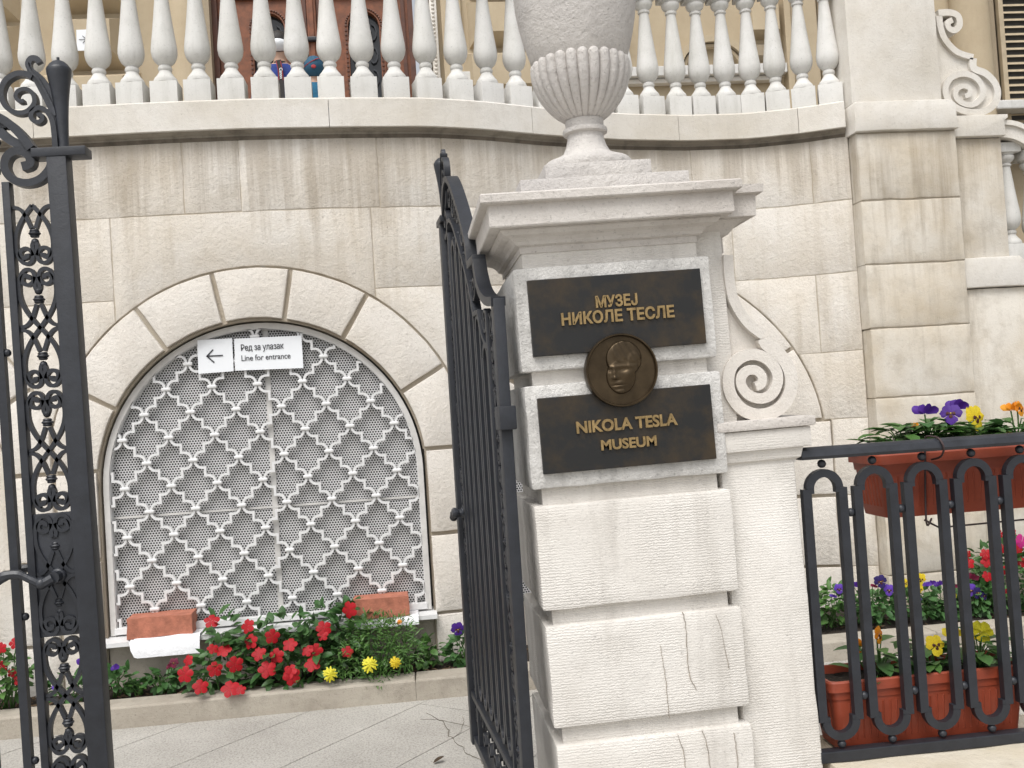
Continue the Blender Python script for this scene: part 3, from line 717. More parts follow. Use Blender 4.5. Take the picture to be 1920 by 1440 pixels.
def sheet(x0, x1, yb, yf, z, drop, label, seed):
    gg = G(); n, m = 22, 12
    for i in range(n+1):
        for j in range(m+1):
            u, v = i/n, j/m; x = x0+(x1-x0)*u; s = v*(abs(yb-yf)+drop)
            if u < .12: s *= 1-((.12-u)/.12)**2*.45
            if s < yb-yf: y, zz = yb-s, z
            else: y, zz = yf-.018*math.sin((s-(yb-yf))/max(drop, .01)*1.5), z-(s-(yb-yf))
            gg.v.append((x, y+.004*noise.noise(Vector((x*14, s*14, seed))), zz+.004*noise.noise(Vector((x*12, s*12, seed+7)))+.002))
    gg.f = [(i*(m+1)+j, (i+1)*(m+1)+j, (i+1)*(m+1)+j+1, i*(m+1)+j+1) for i in range(n) for j in range(m)]
    return single('paper_sheet', gg, 'paper', label, 'paper', 'paper under the bricks', smooth=True)
x0 = aty(240, 1210, 5.33)[0]; x1 = aty(376, 1210, 5.33)[0]
sheet(x0, x1, 5.47, 5.325, .376, .098, 'white crumpled paper sheet hanging over the sill below the left brick', 1)
x0 = aty(655, 1160, 5.35)[0]; x1 = aty(785, 1160, 5.35)[0]
sheet(x0, x1, 5.47, 5.345, .376, .05, 'white crumpled paper sheet under the right brick behind the marigold', 5)
# ================================================================== MUSEUM BUILDING BEHIND THE TERRACE
FY = 9.6; TZ = 3.12
bld = thing('museum_building', 'tan stuccoed museum front with carved wooden door behind the balustrade', 'building', (0, FY, TZ))
part(bld, 'wall', G().box(-9, -1.72, FY, FY+.4, 0, 9).box(.32, 12, FY, FY+.4, 0, 9).box(-1.72, .32, FY, FY+.4, 6.3, 9), 'facade')
def fx(px, py=90, y=FY): return aty(px, py, y)[0]
def fz(px, py, y=FY): return aty(px, py, y)[2]
def boss(x0, x1, z0, z1, out, ch, mat='facade', y=None):
    """rusticated block with chamfered sides"""
    y = FY if y is None else y; V = [(x0, y, z0), (x1, y, z0), (x1, y, z1), (x0, y, z1), (x0+ch, y-out, z0+ch), (x1-ch, y-out, z0+ch), (x1-ch, y-out, z1-ch), (x0+ch, y-out, z1-ch)]
    part(bld, 'rusticated_block', G().add(V, [(4, 5, 6, 7), (0, 1, 5, 4), (1, 2, 6, 5), (2, 3, 7, 6), (3, 0, 4, 7)]), mat)
for (a, b, c, d, o) in ((103, 246, 135, 36, .25), (103, 246, 28, -70, .25), (85, 270, 230, 141, .25), (-70, 40, 150, 50, .2), (-70, 40, 44, -60, .2), (-70, 40, 250, 156, .2)):
    boss(fx(a, c), fx(b, c), fz(a, c), fz(a, d), o, .11)
for (a, b, c, d, o) in ((880, 1010, 92, 5, .22), (880, 1010, 0, -90, .22), (870, 1030, 190, 100, .22), (1060, 1180, 120, 20, .2)):
    boss(fx(a, c), fx(b, c), fz(a, c), fz(a, d), o, .09)
def column(x, r, y, z0=TZ, z1=8, mat='facade'):
    part(bld, 'column', G().lathe([(r*1.25, z0), (r*1.25, z0+.12), (r*1.05, z0+.16), (r, z0+.22), (r*.9, z1)], (x, y, 0), 24), mat, True, 40)
column(fx(352, 90, FY-.05), .17, FY-.05)
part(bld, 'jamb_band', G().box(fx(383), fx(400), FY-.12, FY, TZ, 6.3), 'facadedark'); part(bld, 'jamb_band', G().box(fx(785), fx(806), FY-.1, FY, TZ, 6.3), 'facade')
jb = G(); jb.box(fx(809), fx(822), FY-.09, FY, TZ, 6.3)
for i in range(60): jb.ball((fx(815), FY-.092, TZ+1+.04*i), .017, 6, 4)
part(bld, 'carved_band', jb, 'copingstone', True)['kind'] = 'stuff'
part(bld, 'pilaster_strip', G().box(fx(830), fx(868), FY-.05, FY, TZ, 6.3, .01), 'facade')
# door
DY = FY+.06
x0, x1, xm = fx(412, 90, DY), fx(768, 90, DY), fx(588, 90, DY)
def gpart(parent, name, g, mat, smooth=False, angle=None):
    """sub-part of a part whose origin sits at the building's origin"""
    return part(parent, name, g, mat, smooth, angle)
door = part(bld, 'door', G().box(x0-.06, x0, DY-.05, DY+.12, TZ, 6.2).box(x1, x1+.05, DY-.05, DY+.12, TZ, 6.2).box(x0-.06, x1+.05, DY-.05, DY+.12, 6.2, 6.32), 'wooddark')
def doorleaf(a, b, cx):
    hw = .175; zt = fz(cx and 520, 22, DY); zb = TZ+.9; R = hw; zc_ = zt-R
    ring = [(cx-hw, zb), (cx-hw, zc_)]+[(cx-R*math.cos(pi*i/16), zc_+R*math.sin(pi*i/16)) for i in range(17)]+[(cx+hw, zc_), (cx+hw, zb)]
    lf = G().add([(a, DY, TZ), (cx-hw, DY, TZ), (cx-hw, DY, 6.2), (a, DY, 6.2)], [(0, 1, 2, 3)])
    lf.add([(cx+hw, DY, TZ), (b, DY, TZ), (b, DY, 6.2), (cx+hw, DY, 6.2)], [(0, 1, 2, 3)])
    lf.add([(cx-hw, DY, TZ), (cx+hw, DY, TZ), (cx+hw, DY, zb), (cx-hw, DY, zb)], [(0, 1, 2, 3)])
    top = [(x, DY, z) for x, z in ring[1:-1]]; n = len(top); lf.v
    o = len(lf.v); lf.v += top+[(p[0], DY, 6.2) for p in top]; lf.f += [(o+i, o+i+1, o+n+i+1, o+n+i) for i in range(n-1)]
    gpart(door, 'leaf', lf, 'wood')
    gpart(door, 'moulding', G().ribbon([(a+.05, TZ+.1), (a+.05, 5.68), (b-.05, 5.68), (b-.05, TZ+.1)], .035, DY-.03, DY+.01), 'wooddark')
    gpart(door, 'moulding', G().ribbon([(a+.10, 5.63), (b-.10, 5.63)], .02, DY-.035, DY+.01), 'wooddark')
    gpart(door, 'glass', G().box(cx-hw, cx+hw, DY+.05, DY+.07, zb, zt), 'glassdark')
    gpart(door, 'arch_rim', G().ribbon(ring, .045, DY-.03, DY+.05), 'wood', True, 40)
    bd = G()
    for i in range(0, 34): bd.box(cx-hw-.008, cx-hw+.012, DY-.042, DY-.02, zb+.045*i, zb+.045*i+.022) if zb+.045*i < zc_ else None
    for i in range(0, 34): bd.box(cx+hw-.012, cx+hw+.008, DY-.042, DY-.02, zb+.045*i, zb+.045*i+.022) if zb+.045*i < zc_ else None
    for i in range(22): an = pi*(i+.5)/22; bd.ball((cx-R*math.cos(an), DY-.034, zc_+R*math.sin(an)), .011, 6, 4)
    gpart(door, 'beading', bd, 'wooddark')['kind'] = 'stuff'
    ir = G()
    for z in [zb+.1+.23*i for i in range(8)]:
        for s in (-1, 1):
            P = [(cx+s*(.02+.06*(1-.09*i)*math.sin(i*.62)+.055), z+.10*(1-.07*i)*math.cos(i*.62)) for i in range(11)]
            if max(p[1] for p in P) < zt-.02: ir.ribbon(P, .014, DY+.015, DY+.035)
    ir.ribbon([(cx, zb), (cx, zt-.02)], .014, DY+.012, DY+.032)
    gpart(door, 'iron_scrollwork', ir, 'iron')
    for sx in (a+.13, b-.13):
        gpart(door, 'rosette', G().lathe([(.04, 0), (.042, .012), (.028, .022), (.016, .034), (.004, .038)], (0, 0, 0), 14).xf(Matrix.Translation((sx, DY, fz(463, 19, DY))) @ Matrix.Rotation(pi/2, 4, 'X')), 'wooddark', True, 50)
doorleaf(x0, xm-.02, fx(503, 40, DY)); doorleaf(xm+.02, x1, fx(681, 40, DY))
gpart(door, 'meeting_stile', G().box(xm-.045, xm+.045, DY-.05, DY+.02, TZ, 6.2, .008).box(xm-.02, xm+.02, DY-.07, DY-.045, TZ, 6.1, .004), 'wood')
gpart(door, 'handle', G().box(fx(575, 80, DY), fx(596, 80, DY), DY-.11, DY-.06, fz(580, 84, DY), fz(580, 76, DY), .01), 'iron')
gpart(door, 'notice', G().box(fx(510, 60, DY), fx(545, 60, DY), DY+.03, DY+.04, fz(525, 66, DY), fz(525, 60, DY)), 'signwhite')
# right side of the front: recess with a round-headed niche, grey ledge, louvred shutters, columns
zl = fz(1300, 143)
part(bld, 'ledge', G().box(.7, fx(1462), FY-.16, FY, fz(1300, 150), fz(1300, 132), .01), 'balusterstone')
part(bld, 'ledge_moulding', G().box(.7, fx(1455), FY-.10, FY, fz(1300, 160), fz(1300, 151), .01), 'copingstone')
cxn = fx(1330); P = [(cxn+.36*math.sin(a_), fz(1330, 134)+.30*math.cos(a_)) for a_ in [(-1.45+2.9*i/20) for i in range(21)]]
part(bld, 'arch_moulding', G().ribbon(P, .065, FY-.12, FY).ribbon([(cxn+(p[0]-cxn)*.82, fz(1330, 134)+(p[1]-fz(1330, 134))*.80) for p in P], .03, FY-.08, FY), 'facade', True, 40)
part(bld, 'pilaster_strip', G().box(fx(1466), fx(1478), FY-.12, FY, TZ, 9, .008), 'facade')
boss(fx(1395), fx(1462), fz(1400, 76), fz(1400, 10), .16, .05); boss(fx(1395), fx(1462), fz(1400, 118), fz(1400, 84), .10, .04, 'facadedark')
part(bld, 'pilaster_strip', G().box(fx(1482), fx(1530), FY-.07, FY, TZ, 9, .008), 'facade')
column(fx(1470, 163, FY-.2), .12, FY-.2, TZ, TZ+1.25)
def shutter(a, b, y, z0, z1):
    part(bld, 'shutter_frame', G().box(a, a+.05, y-.05, y, z0, z1).box(b-.05, b, y-.05, y, z0, z1), 'shutter')
    part(bld, 'shutter_back', G().box(a+.05, b-.05, y-.010, y, z0, z1), 'interior')
    n = int((z1-z0)/.075); sm = G().add([(0, 0, 0), (b-a-.1, 0, 0), (b-a-.1, -.036, -.03), (0, -.036, -.03), (0, 0, .008), (b-a-.1, 0, .008), (b-a-.1, -.036, -.022), (0, -.036, -.022)],
                                       [(0, 1, 2, 3), (4, 5, 6, 7), (2, 3, 7, 6), (0, 1, 5, 4), (0, 3, 7, 4), (1, 2, 6, 5)]).mesh('slat', 'shutter')
    for i in range(n): put('slat', sm, bld, (a+.05, y-.014-FY, z0+.04+i*.075-TZ))
shutter(fx(1534), fx(1600), FY-.02, TZ+.9, 6.2)
shutter(fx(1872, 90, FY-.30), fx(2000, 90, FY-.30), FY-.30, TZ+.6, 6.6)
part(bld, 'pilaster_strip', G().box(fx(1752, 90, FY-.25), fx(1800, 90, FY-.25), FY-.25, FY, TZ, 9), 'facade')
column(fx(1822, 90, FY-.35), .19, FY-.35)
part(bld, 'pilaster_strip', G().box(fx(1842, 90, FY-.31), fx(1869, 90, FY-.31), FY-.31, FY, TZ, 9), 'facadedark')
part(bld, 'window_sill', G().box(fx(1868, 200, FY-.5), fx(2000, 200, FY-.5), FY-.52, FY-.25, fz(1880, 205, FY-.5), fz(1880, 188, FY-.5), .015), 'balusterstone')
# terrace floor behind the balustrade
tf = G(); n = 40
for i in range(n+1):
    x = -4.4+7.6*i/n; tf.v += [(x, W(min(x, 3.3))+.05, TZ), (x, FY+.3, TZ)]
tf.f = [(2*i, 2*i+2, 2*i+3, 2*i+1) for i in range(n)]
tag(put('terrace_floor', tf.mesh('terrace_floor', 'paving')), 'paved terrace floor in front of the museum door', None, None, 'structure')
# arrow sign on the front
a = q4([(143, 56), (192, 54), (193, 94), (144, 95)], FY-.27); bs = Vector(a[3])
sg = thing('direction_sign', 'white sign with a thin arrow pointing right behind the left balusters', 'sign', bs)
part(sg, 'panel', plate(a, .01), 'signwhite'); k2 = (a[1][0]-a[0][0])/49; c0 = aty(155, 74, FY-.275)
part(sg, 'arrow', G().ribbon([(-7*k2, 0), (7*k2, 0)], 1.1*k2, 0, .002).ribbon([(0, 7*k2), (7*k2, 0), (0, -7*k2)], 1.1*k2, 0, .002).moved((c0[0], FY-.277, c0[2])), 'signblack')
# ================================================================== PEOPLE ON THE TERRACE
def skinbody(name, parent, joints, bones, mat, root=0, sub=2):
    me = bpy.data.meshes.new(name); me.from_pydata([j[0] for j in joints], bones, []); o = put(name, me, parent)
    md = o.modifiers.new('skin', 'SKIN'); sv = me.skin_vertices[0].data
    for i, (p, r) in enumerate(joints): sv[i].radius = r if isinstance(r, tuple) else (r, r); sv[i].use_root = (i == root)
    sb = o.modifiers.new('sub', 'SUBSURF'); sb.levels = sb.render_levels = sub
    dg = bpy.context.evaluated_depsgraph_get(); m2 = bpy.data.meshes.new_from_object(o.evaluated_get(dg)); o.modifiers.clear(); o.data = m2
    m2.materials.clear(); [m2.materials.append(MATS[q]) for q in (mat if isinstance(mat, list) else [mat])]
    m2.polygons.foreach_set('use_smooth', [True]*len(m2.polygons)); return o
def person(loc, H, label, top, bottom, rz):
    """standing figure of height H facing the door, arms at its sides; local z from the floor"""
    t = thing('person', label, 'person', loc, (0, 0, rz)); s = H/1.75
    J = [((0, 0, .98), (.15, .11)), ((0, .01, 1.15), (.14, .105)), ((0, .01, 1.32), (.17, .115)), ((0, .0, 1.43), (.10, .085)), ((0, 0, 1.50), (.055, .055)), ((0, .01, 1.57), (.062, .07)), ((0, .02, 1.66), (.072, .09)), ((0, .01, 1.725), (.05, .06))]
    B = [(i, i+1) for i in range(7)]
    for sx in (-1, 1):
        n = len(J); J += [((.19*sx, 0, 1.40), .062), ((.235*sx, -.01, 1.13), .044), ((.235*sx, .08, .90), .034), ((.23*sx, .13, .80), (.036, .022))]; B += [(3, n), (n, n+1), (n+1, n+2), (n+2, n+3)]
        n = len(J); J += [((.095*sx, 0, .90), .09), ((.10*sx, .01, .50), .062), ((.10*sx, -.02, .09), .042), ((.105*sx, .13, .03), (.042, .03))]; B += [(0, n), (n, n+1), (n+1, n+2), (n+2, n+3)]
    J = [((p[0]*s, p[1]*s, p[2]*s), tuple(c*s for c in (r if isinstance(r, tuple) else (r, r)))) for p, r in J]
    b = skinbody('body', t, J, B, ['skin', top, bottom])
    for p in b.data.polygons:
        z = p.center.z/s; x = abs(p.center.x)/s
        p.material_index = 2 if (z < .97 and x < .2) else (1 if (z < 1.475 and not (z < .9 and x > .19)) else 0)
    hd = G().ball((0, -.012*s, 1.675*s), .105*s, 16, 10, (.82, .98, .98)); hd.v = [v for v in hd.v]
    for sx in (-1, 1): part(t, 'ear', G().ball((.078*sx*s, .01*s, 1.63*s), .028*s, 8, 6, (.4, .7, 1)), 'skin', True, world=False)
    return t, s
P1 = aty(527, 150, 8.6)
t, s = person((P1[0], 8.6, TZ), 1.72, 'person in a blue jacket with a black camera strap, seen between the balusters', 'bluejacket', 'trousers', 0)
part(t, 'hair', G().ball((0, -.02*s, 1.685*s), .108*s, 16, 10, (.82, .98, .95)), 'hair', True, world=False)
part(t, 'cap', G().ball((0, -.035*s, 1.655*s), .104*s, 16, 10, (.84, .98, .62)), 'signwhite', True, world=False)
part(t, 'collar', G().lathe([(.075*s, 1.42*s), (.07*s, 1.50*s), (.06*s, 1.51*s)], seg=14), 'hair', True, world=False)
stp = part(t, 'camera_strap', G().ribbon([(.0, 1.49*s), (.012, 1.40*s), (.014, 1.28*s), (.012, 1.10*s)], .045, -.128*s, -.118*s), 'hair', world=False)
for sx in (-1, 1): put('strap_piping', G().ribbon([(sx*.018, 1.48*s), (.012+sx*.018, 1.40*s), (.014+sx*.018, 1.31*s)], .006, -.1315*s, -.127*s).mesh('strap_piping', 'redtrim'), stp)
gg = text_g('Canon', .036, .001, .0006); gg.xf(Matrix.Translation((.006, -.1325*s, 1.37*s)) @ Matrix.Rotation(pi/2, 4, 'Y'))
put('lettering', gg.mesh('lettering', 'signwhite'), stp)
P2 = aty(590, 150, 8.35)
t, s = person((P2[0], 8.35, TZ), 1.42, 'shorter person in teal clothes and a blue cap with red trim beside the camera carrier', 'tealcloth', 'trousers', .1)
cp = part(t, 'cap', G().ball((0, -.01, 1.655*s), .122*s, 18, 12, (.9, 1.05, .95)), 'navycap', True, world=False)
put('cap_trim', G().tube([(.10*math.sin(a_)*s*1.08, -.01-.118*math.cos(a_)*s*1.08*.99, (1.655+.03+.045*math.sin(a_*1.2))*s) for a_ in [-1.3+2.6*i/14 for i in range(15)]], .004, 5).mesh('cap_trim', 'redtrim'), cp)
put('cap_badge', G().ball((-.005, -.137*s, 1.62*s), .026*s, 8, 6, (1, .3, .8)).mesh('cap_badge', 'redtrim'), cp)
# ================================================================== GATE PIER
LEAN = -.0205
PO = (.318, 2.45, 0)
pier = thing('gate_pier', 'white rusticated limestone gate pier carrying two bronze plaques and an urn', 'pier', PO, (0, LEAN, 0))
Rp = Matrix.Rotation(LEAN, 4, 'Y')
def ploc(px, py, b=0):
    """photo pixel on the pier's upright plane b behind its face -> local (a, z)"""
    p = aty(px, py, 2.45+b); q = Rp.inverted() @ Vector((p[0]-PO[0], 0, p[2])); return q.x, q.z
def pp(name, g, mat='pierstone', smooth=True, angle=40): return part(pier, name, g, mat, smooth, angle, world=False)
PW = .512; PD = .50
def pblock(name, zt, zb, mat, seed, x0=0, x1=PW, f=0, back=PD, bev=.009):
    # front, with worn arrises on the upright sides too
    gg = G(); b = bmesh.new(); bmesh.ops.create_cube(b, size=1)
    for v in b.verts: v.co = Vector((x0+(v.co.x+.5)*(x1-x0), f+(v.co.y+.5)*(back-f), zb+(v.co.z+.5)*(zt-zb)))
    bmesh.ops.bevel(b, geom=b.edges[:], offset=bev, segments=2, profile=.6, affect='EDGES')
    bmesh.ops.triangulate(b, faces=[q for q in b.faces if len(q.verts) > 4])
    bmesh.ops.subdivide_edges(b, edges=[e for e in b.edges if e.calc_length() > .1], cuts=7, use_grid_fill=True)
    for v in b.verts: v.co += noise.noise_vector(v.co*13+Vector((seed*3, 0, 0)))*.0026+noise.noise_vector(v.co*47+Vector((seed, 0, 0)))*.0009
    return pp(name, gg.bm(b), mat)
zs = [ploc(1040, y)[1] for y in (1403, 1368, 1176, 1145, 948)]
pblock('block', zs[0], .30, 'pierstone', 1, .004); pblock('block', zs[2], zs[1], 'pierstone', 2, .003); pblock('block', zs[4], zs[3], 'pierstone', 3)
za = ploc(981, 725)[1]; zb_ = ploc(997, 920)[1]; zu = ploc(962, 504)[1]; zv = ploc(978, 699)[1]
pblock('plaque_block', za, zb_, 'framestone', 4, -.002, .512); pblock('plaque_block', zu, zv, 'framestone', 5, -.003, .510)
pblock('plinth', .295, -.02, 'pierstone', 6, -.03, .54, -.03, .53)
ztop = ploc(985, 470)[1]
pp('core', G().box(.026, .486, .026, .47, 0, ztop+.01), 'pierstone')
# shoulder shaft to the right
zsh = ploc(1450, 862, .05)[1]
pp('shoulder_shaft', slab([(.500, -.02), (.709, -.02), (.705, zsh), (.500, zsh)], .035, .40, .008, .06, .004, 61, .001))
z2 = ploc(1450, 842, .02)[1]; z1 = ploc(1450, 803, .02)[1]; z0_ = ploc(1450, 784, .02)[1]
pp('shoulder_moulding', G().rsweep([(-.002, zsh-.012), (.0, zsh-.002), (.010, zsh+.004), (.016, z2)], .50, .707, .035, .41), 'pierstone')
pp('shoulder_slab', G().box(.490, .7445, .008, .44, z2+.0005, z1-.001, .005), 'pierstone'); pp('shoulder_slab', G().box(.490, .756, -.002, .45, z1, z0_, .006), 'capstone')
# upper right set-back shaft and its cornice return
zc0 = ploc(1340, 466, .06)[1]
pp('set_back_shaft', G().box(.46, .565, .055, .42, zsh, zc0+.06, .004), 'pierstone')
# cornice
def cornice(x0, x1, ya, yb, zbot):
    k = ztop
    prof = [(0, k-.004), (.0, k+.012), (.012, k+.016), (.016, k+.024), (.026, k+.032), (.044, k+.038), (.052, k+.048), (.052, k+.052)]
    pp('cornice_moulding', G().rsweep(prof, x0, x1, ya, yb), 'capstone', True, 16)
    pp('cornice_slab', G().rsweep([(.052, k+.0525), (.078, k+.0525), (.080, k+.056), (.080, k+.108), (.097, k+.110), (.100, k+.113), (.100, k+.131), (.096, k+.135)], x0, x1, ya, yb), 'capstone', True, 16)
cornice(.022, .488, .022, .50, 0); 
def cornice2():
    k = ztop
    pp('cornice_return', G().rsweep([(0, k-.03), (0, k+.012), (.012, k+.016), (.026, k+.032), (.05, k+.05), (.05, k+.0525), (.072, k+.0525), (.074, k+.108), (.090, k+.110), (.092, k+.131)], .47, .575, .075, .46), 'capstone', True, 16)
cornice2()
kt = ztop+.135
zp1 = ploc(1130, 330, .10)[1]; zp2 = ploc(1120, 303, .13)[1]
xa = ploc(975, 350, .09)[0]; xb = ploc(1293, 340, .09)[0]; xc = ploc(1022, 315, .12)[0]; xd = ploc(1223, 310, .12)[0]
pp('step', G().box(xa, xb, .085, .085+xb-xa, kt-.002, zp1, .006), 'urnstone'); pp('step', G().box(xc, xd, .125, .125+xd-xc, zp1-.001, zp2, .006), 'urnstone')
def pcrack(pts, w_):
    P = smoothpath([ploc(960+a/2.57, 880+b/2.57, -.003) for a, b in pts], 4); P = [(p[0]+random.uniform(-.0015, .0015), p[1]) for p in P]
    pp('crack', G().ribbon(P, [w_*random.uniform(.4, 1.3) for _ in P], -.0030, .004), 'crackline', False)
pcrack([(825, 690), (838, 760), (845, 870), (850, 950), (862, 1010), (892, 1065)], .0013); pcrack([(715, 850), (728, 930), (742, 1010), (752, 1120), (762, 1200)], .0008)
pcrack([(985, 700), (1010, 780), (1030, 880), (1048, 960)], .0008); pcrack([(915, 1262), (940, 1330), (955, 1440)], .0010); pcrack([(1070, 1270), (1082, 1340), (1090, 1440)], .0011); pcrack([(800, 1280), (825, 1360), (835, 1440)], .0007)
# volute on the shoulder
vb = [((195, 125), (196, 190), (203, 270), (222, 370), (262, 455), (320, 530), (400, 590))]
vx = thing('scroll_bracket', 'carved stone volute bracket on the shoulder beside the bronze plaques', 'bracket', (PO[0]+.60, 2.6, 1.33))
volute(vx, [(list(vb[0]), .026, .028),
            ([(405, 612), (420, 645), (480, 690), (535, 760), (562, 840), (556, 925), (515, 1000), (440, 1048), (350, 1055), (270, 1020), (212, 945), (195, 860), (215, 775), (275, 720), (350, 705), (425, 735), (475, 800), (482, 870), (450, 935), (390, 962), (320, 945), (275, 895), (270, 840), (305, 800), (355, 797), (390, 830), (388, 875), (355, 893)], .036, .024)],
       [(170, 125), (190, 125), (196, 260), (225, 385), (270, 475), (330, 548), (400, 600), (410, 645), (480, 692), (535, 762), (562, 840), (556, 925), (515, 1000), (440, 1050), (390, 1082), (230, 1090), (190, 1000), (160, 800)],
       1300, 440, 3.13, 2.51, .016, .20, .022, 'pierplain')
# ================================================================== URN
ub = Rp @ Vector(((xc+xd)/2, 0, zp2)); UC = (PO[0]+ub.x, 2.45+.125+(xd-xc)/2, ub.z)
def uz(py, px=1090): return aty(px, py, UC[1])[2]-UC[2]
def ur(w_): return w_/2*UC[1]/F
urn = thing('stone_urn', 'large weathered stone urn with fluted bowl on top of the gate pier', 'urn', UC, (0, LEAN*.6, 0))
sk = uz(240)-uz(300); 
def U(name, prof, mod=None, seg=48, mat='urnstone'): return part(urn, name, G().lathe(prof, seg=seg, mod=mod), mat, True, 40, world=False)
z305, z270, z245, z225, z130, z115, z0u = 0, uz(278), uz(252), uz(228), uz(132), uz(118), uz(0)
U('foot', [(ur(172), 0), (ur(176), .012), (ur(172), .024), (ur(160), .034), (ur(130), .040), (ur(126), .044)])
U('stem', [(ur(124), .042), (ur(92), .058), (ur(78), .078), (ur(70), .100), (ur(69), z245-.004), (ur(84), z245), (ur(86), z245+.006), (ur(84), z245+.012), (ur(72), z245+.014), (ur(74), z225), (ur(60), z225+.004)])
NR = 26
def flute(t_, a, z):
    k = abs(math.cos(a*NR/2)); return .90+.10*k**.45
bw = [(ur(66), z225-.002)]
for i in range(1, 15):
    t_ = i/14; bw.append((ur(66+(192-66)*math.sin(t_*pi/2)**.8), z225+(z130-z225)*t_**1.15))
bw += [(ur(193), z130+.006), (ur(188), z130+.014), (ur(176), z130+.018), (ur(160), z130+.012)]
ug = G().lathe(bw, seg=NR*8, mod=flute); nb = len(bw); sgm = NR*8
for i in range(nb-6, nb):
    for k in range(sgm):
        x, y, z = ug.v[i*sgm+k]; ug.v[i*sgm+k] = (x, y, z+.011*(abs(math.cos(pi*k/8))**.6-.6)*(i-nb+7)/6)
part(urn, 'fluted_bowl', ug, 'urnstone', True, 40, world=False)
z_r = z0u+.085
U('body', [(ur(150), z130-.01), (ur(178), z115-.004), (ur(196), z115+.03), (ur(212), z115+.075), (ur(224), z115+.115), (ur(231), z115+.150), (ur(234), z0u+.0), (ur(236), z0u+.05)])
U('rim', [(ur(236), z0u+.05), (ur(250), z0u+.055), (ur(268), z0u+.075), (ur(276), z0u+.095), (ur(270), z0u+.11), (ur(230), z0u+.112), (ur(225), z0u+.06)])
# ================================================================== BRONZE PLAQUES AND MEDALLION
def pworld(a, b, z): return Rp @ Vector((a, b, z))+Vector(PO)
def plaque(c, label, lines):
    L = [ploc(x, y, -.012) for x, y in c]; xs = [p[0] for p in L]; zz = [p[1] for p in L]
    x0, x1 = (xs[0]+xs[3])/2, (xs[1]+xs[2])/2; z1, z0 = (zz[0]+zz[1])/2, (zz[2]+zz[3])/2
    o = pworld((x0+x1)/2, 0, z0); t = thing('bronze_plaque', label, 'plaque', o, (0, LEAN, 0)); hw = (x1-x0)/2
    part(t, 'plate', G().box(-hw, hw, -.014, .004, 0, z1-z0, .002), 'bronzeplate', world=False)
    for body, pa, pb, py, hpx in lines:
        k = F/(2.45-.014); a_, zt = ploc(pa, py, -.014); b__, zt2 = ploc(pb, py-(pb-pa)*.075, -.014)
        gg = text_g(body, .05, .004, .0017, 'LEFT', 1.0); X = [v[0] for v in gg.v]; Zv = [v[2] for v in gg.v]
        hh = hpx/k*1.0; base = 0
        capH = .05*.727; sx = (b__-a_)/(max(X)-min(X)); sz = hh/capH
        gg.v = [((v[0]-min(X))*sx, v[1]-.0165, v[2]*sz) for v in gg.v]
        part(t, 'lettering', gg.moved((a_-(x0+x1)/2, 0, (zt+zt2)/2-z0)), 'brass', world=False)
    return t
plaque([(988, 526), (1312, 503), (1325, 645), (1000, 668)], 'upper bronze plaque with raised Cyrillic letters МУЗЕЈ НИКОЛЕ ТЕСЛЕ on the pier',
       [('МУЗЕЈ', 1117, 1195, 577, 21), ('НИКОЛЕ ТЕСЛЕ', 1053, 1264, 610, 22)])
plaque([(1008, 745), (1332, 722), (1343, 862), (1018, 888)], 'lower bronze plaque with raised letters NIKOLA TESLA MUSEUM on the pier',
       [('NIKOLA TESLA', 1081, 1270, 811, 22), ('MUSEUM', 1127, 1231, 843, 19)])
a_, z_ = ploc(1166, 694, -.03); o = pworld(a_, -.004, z_)
med = thing('bronze_medallion', 'round bronze medallion with a relief portrait head between the two plaques', 'medallion', o, (0, LEAN, 0))
MR = .093
part(med, 'rim', G().lathe([(MR*.93, 0), (MR, 0), (MR, .028), (MR*.985, .031), (MR*.955, .031), (MR*.935, .027), (MR*.93, .02)], seg=56).xf(Matrix.Rotation(pi/2, 4, 'X')), 'medallion', True, 40, world=False)
def sstep(a, b, x): t_ = min(1, max(0, (x-a)/(b-a))); return t_*t_*(3-2*t_)
def ell(x, z, cx, cz, rx, rz, e=.12): d = math.hypot((x-cx)/rx, (z-cz)/rz); return 1-sstep(1-e, 1+e, d)
def bumpg(x, z, cx, cz, rx, rz): return math.exp(-((x-cx)/rx)**2-((z-cz)/rz)**2)
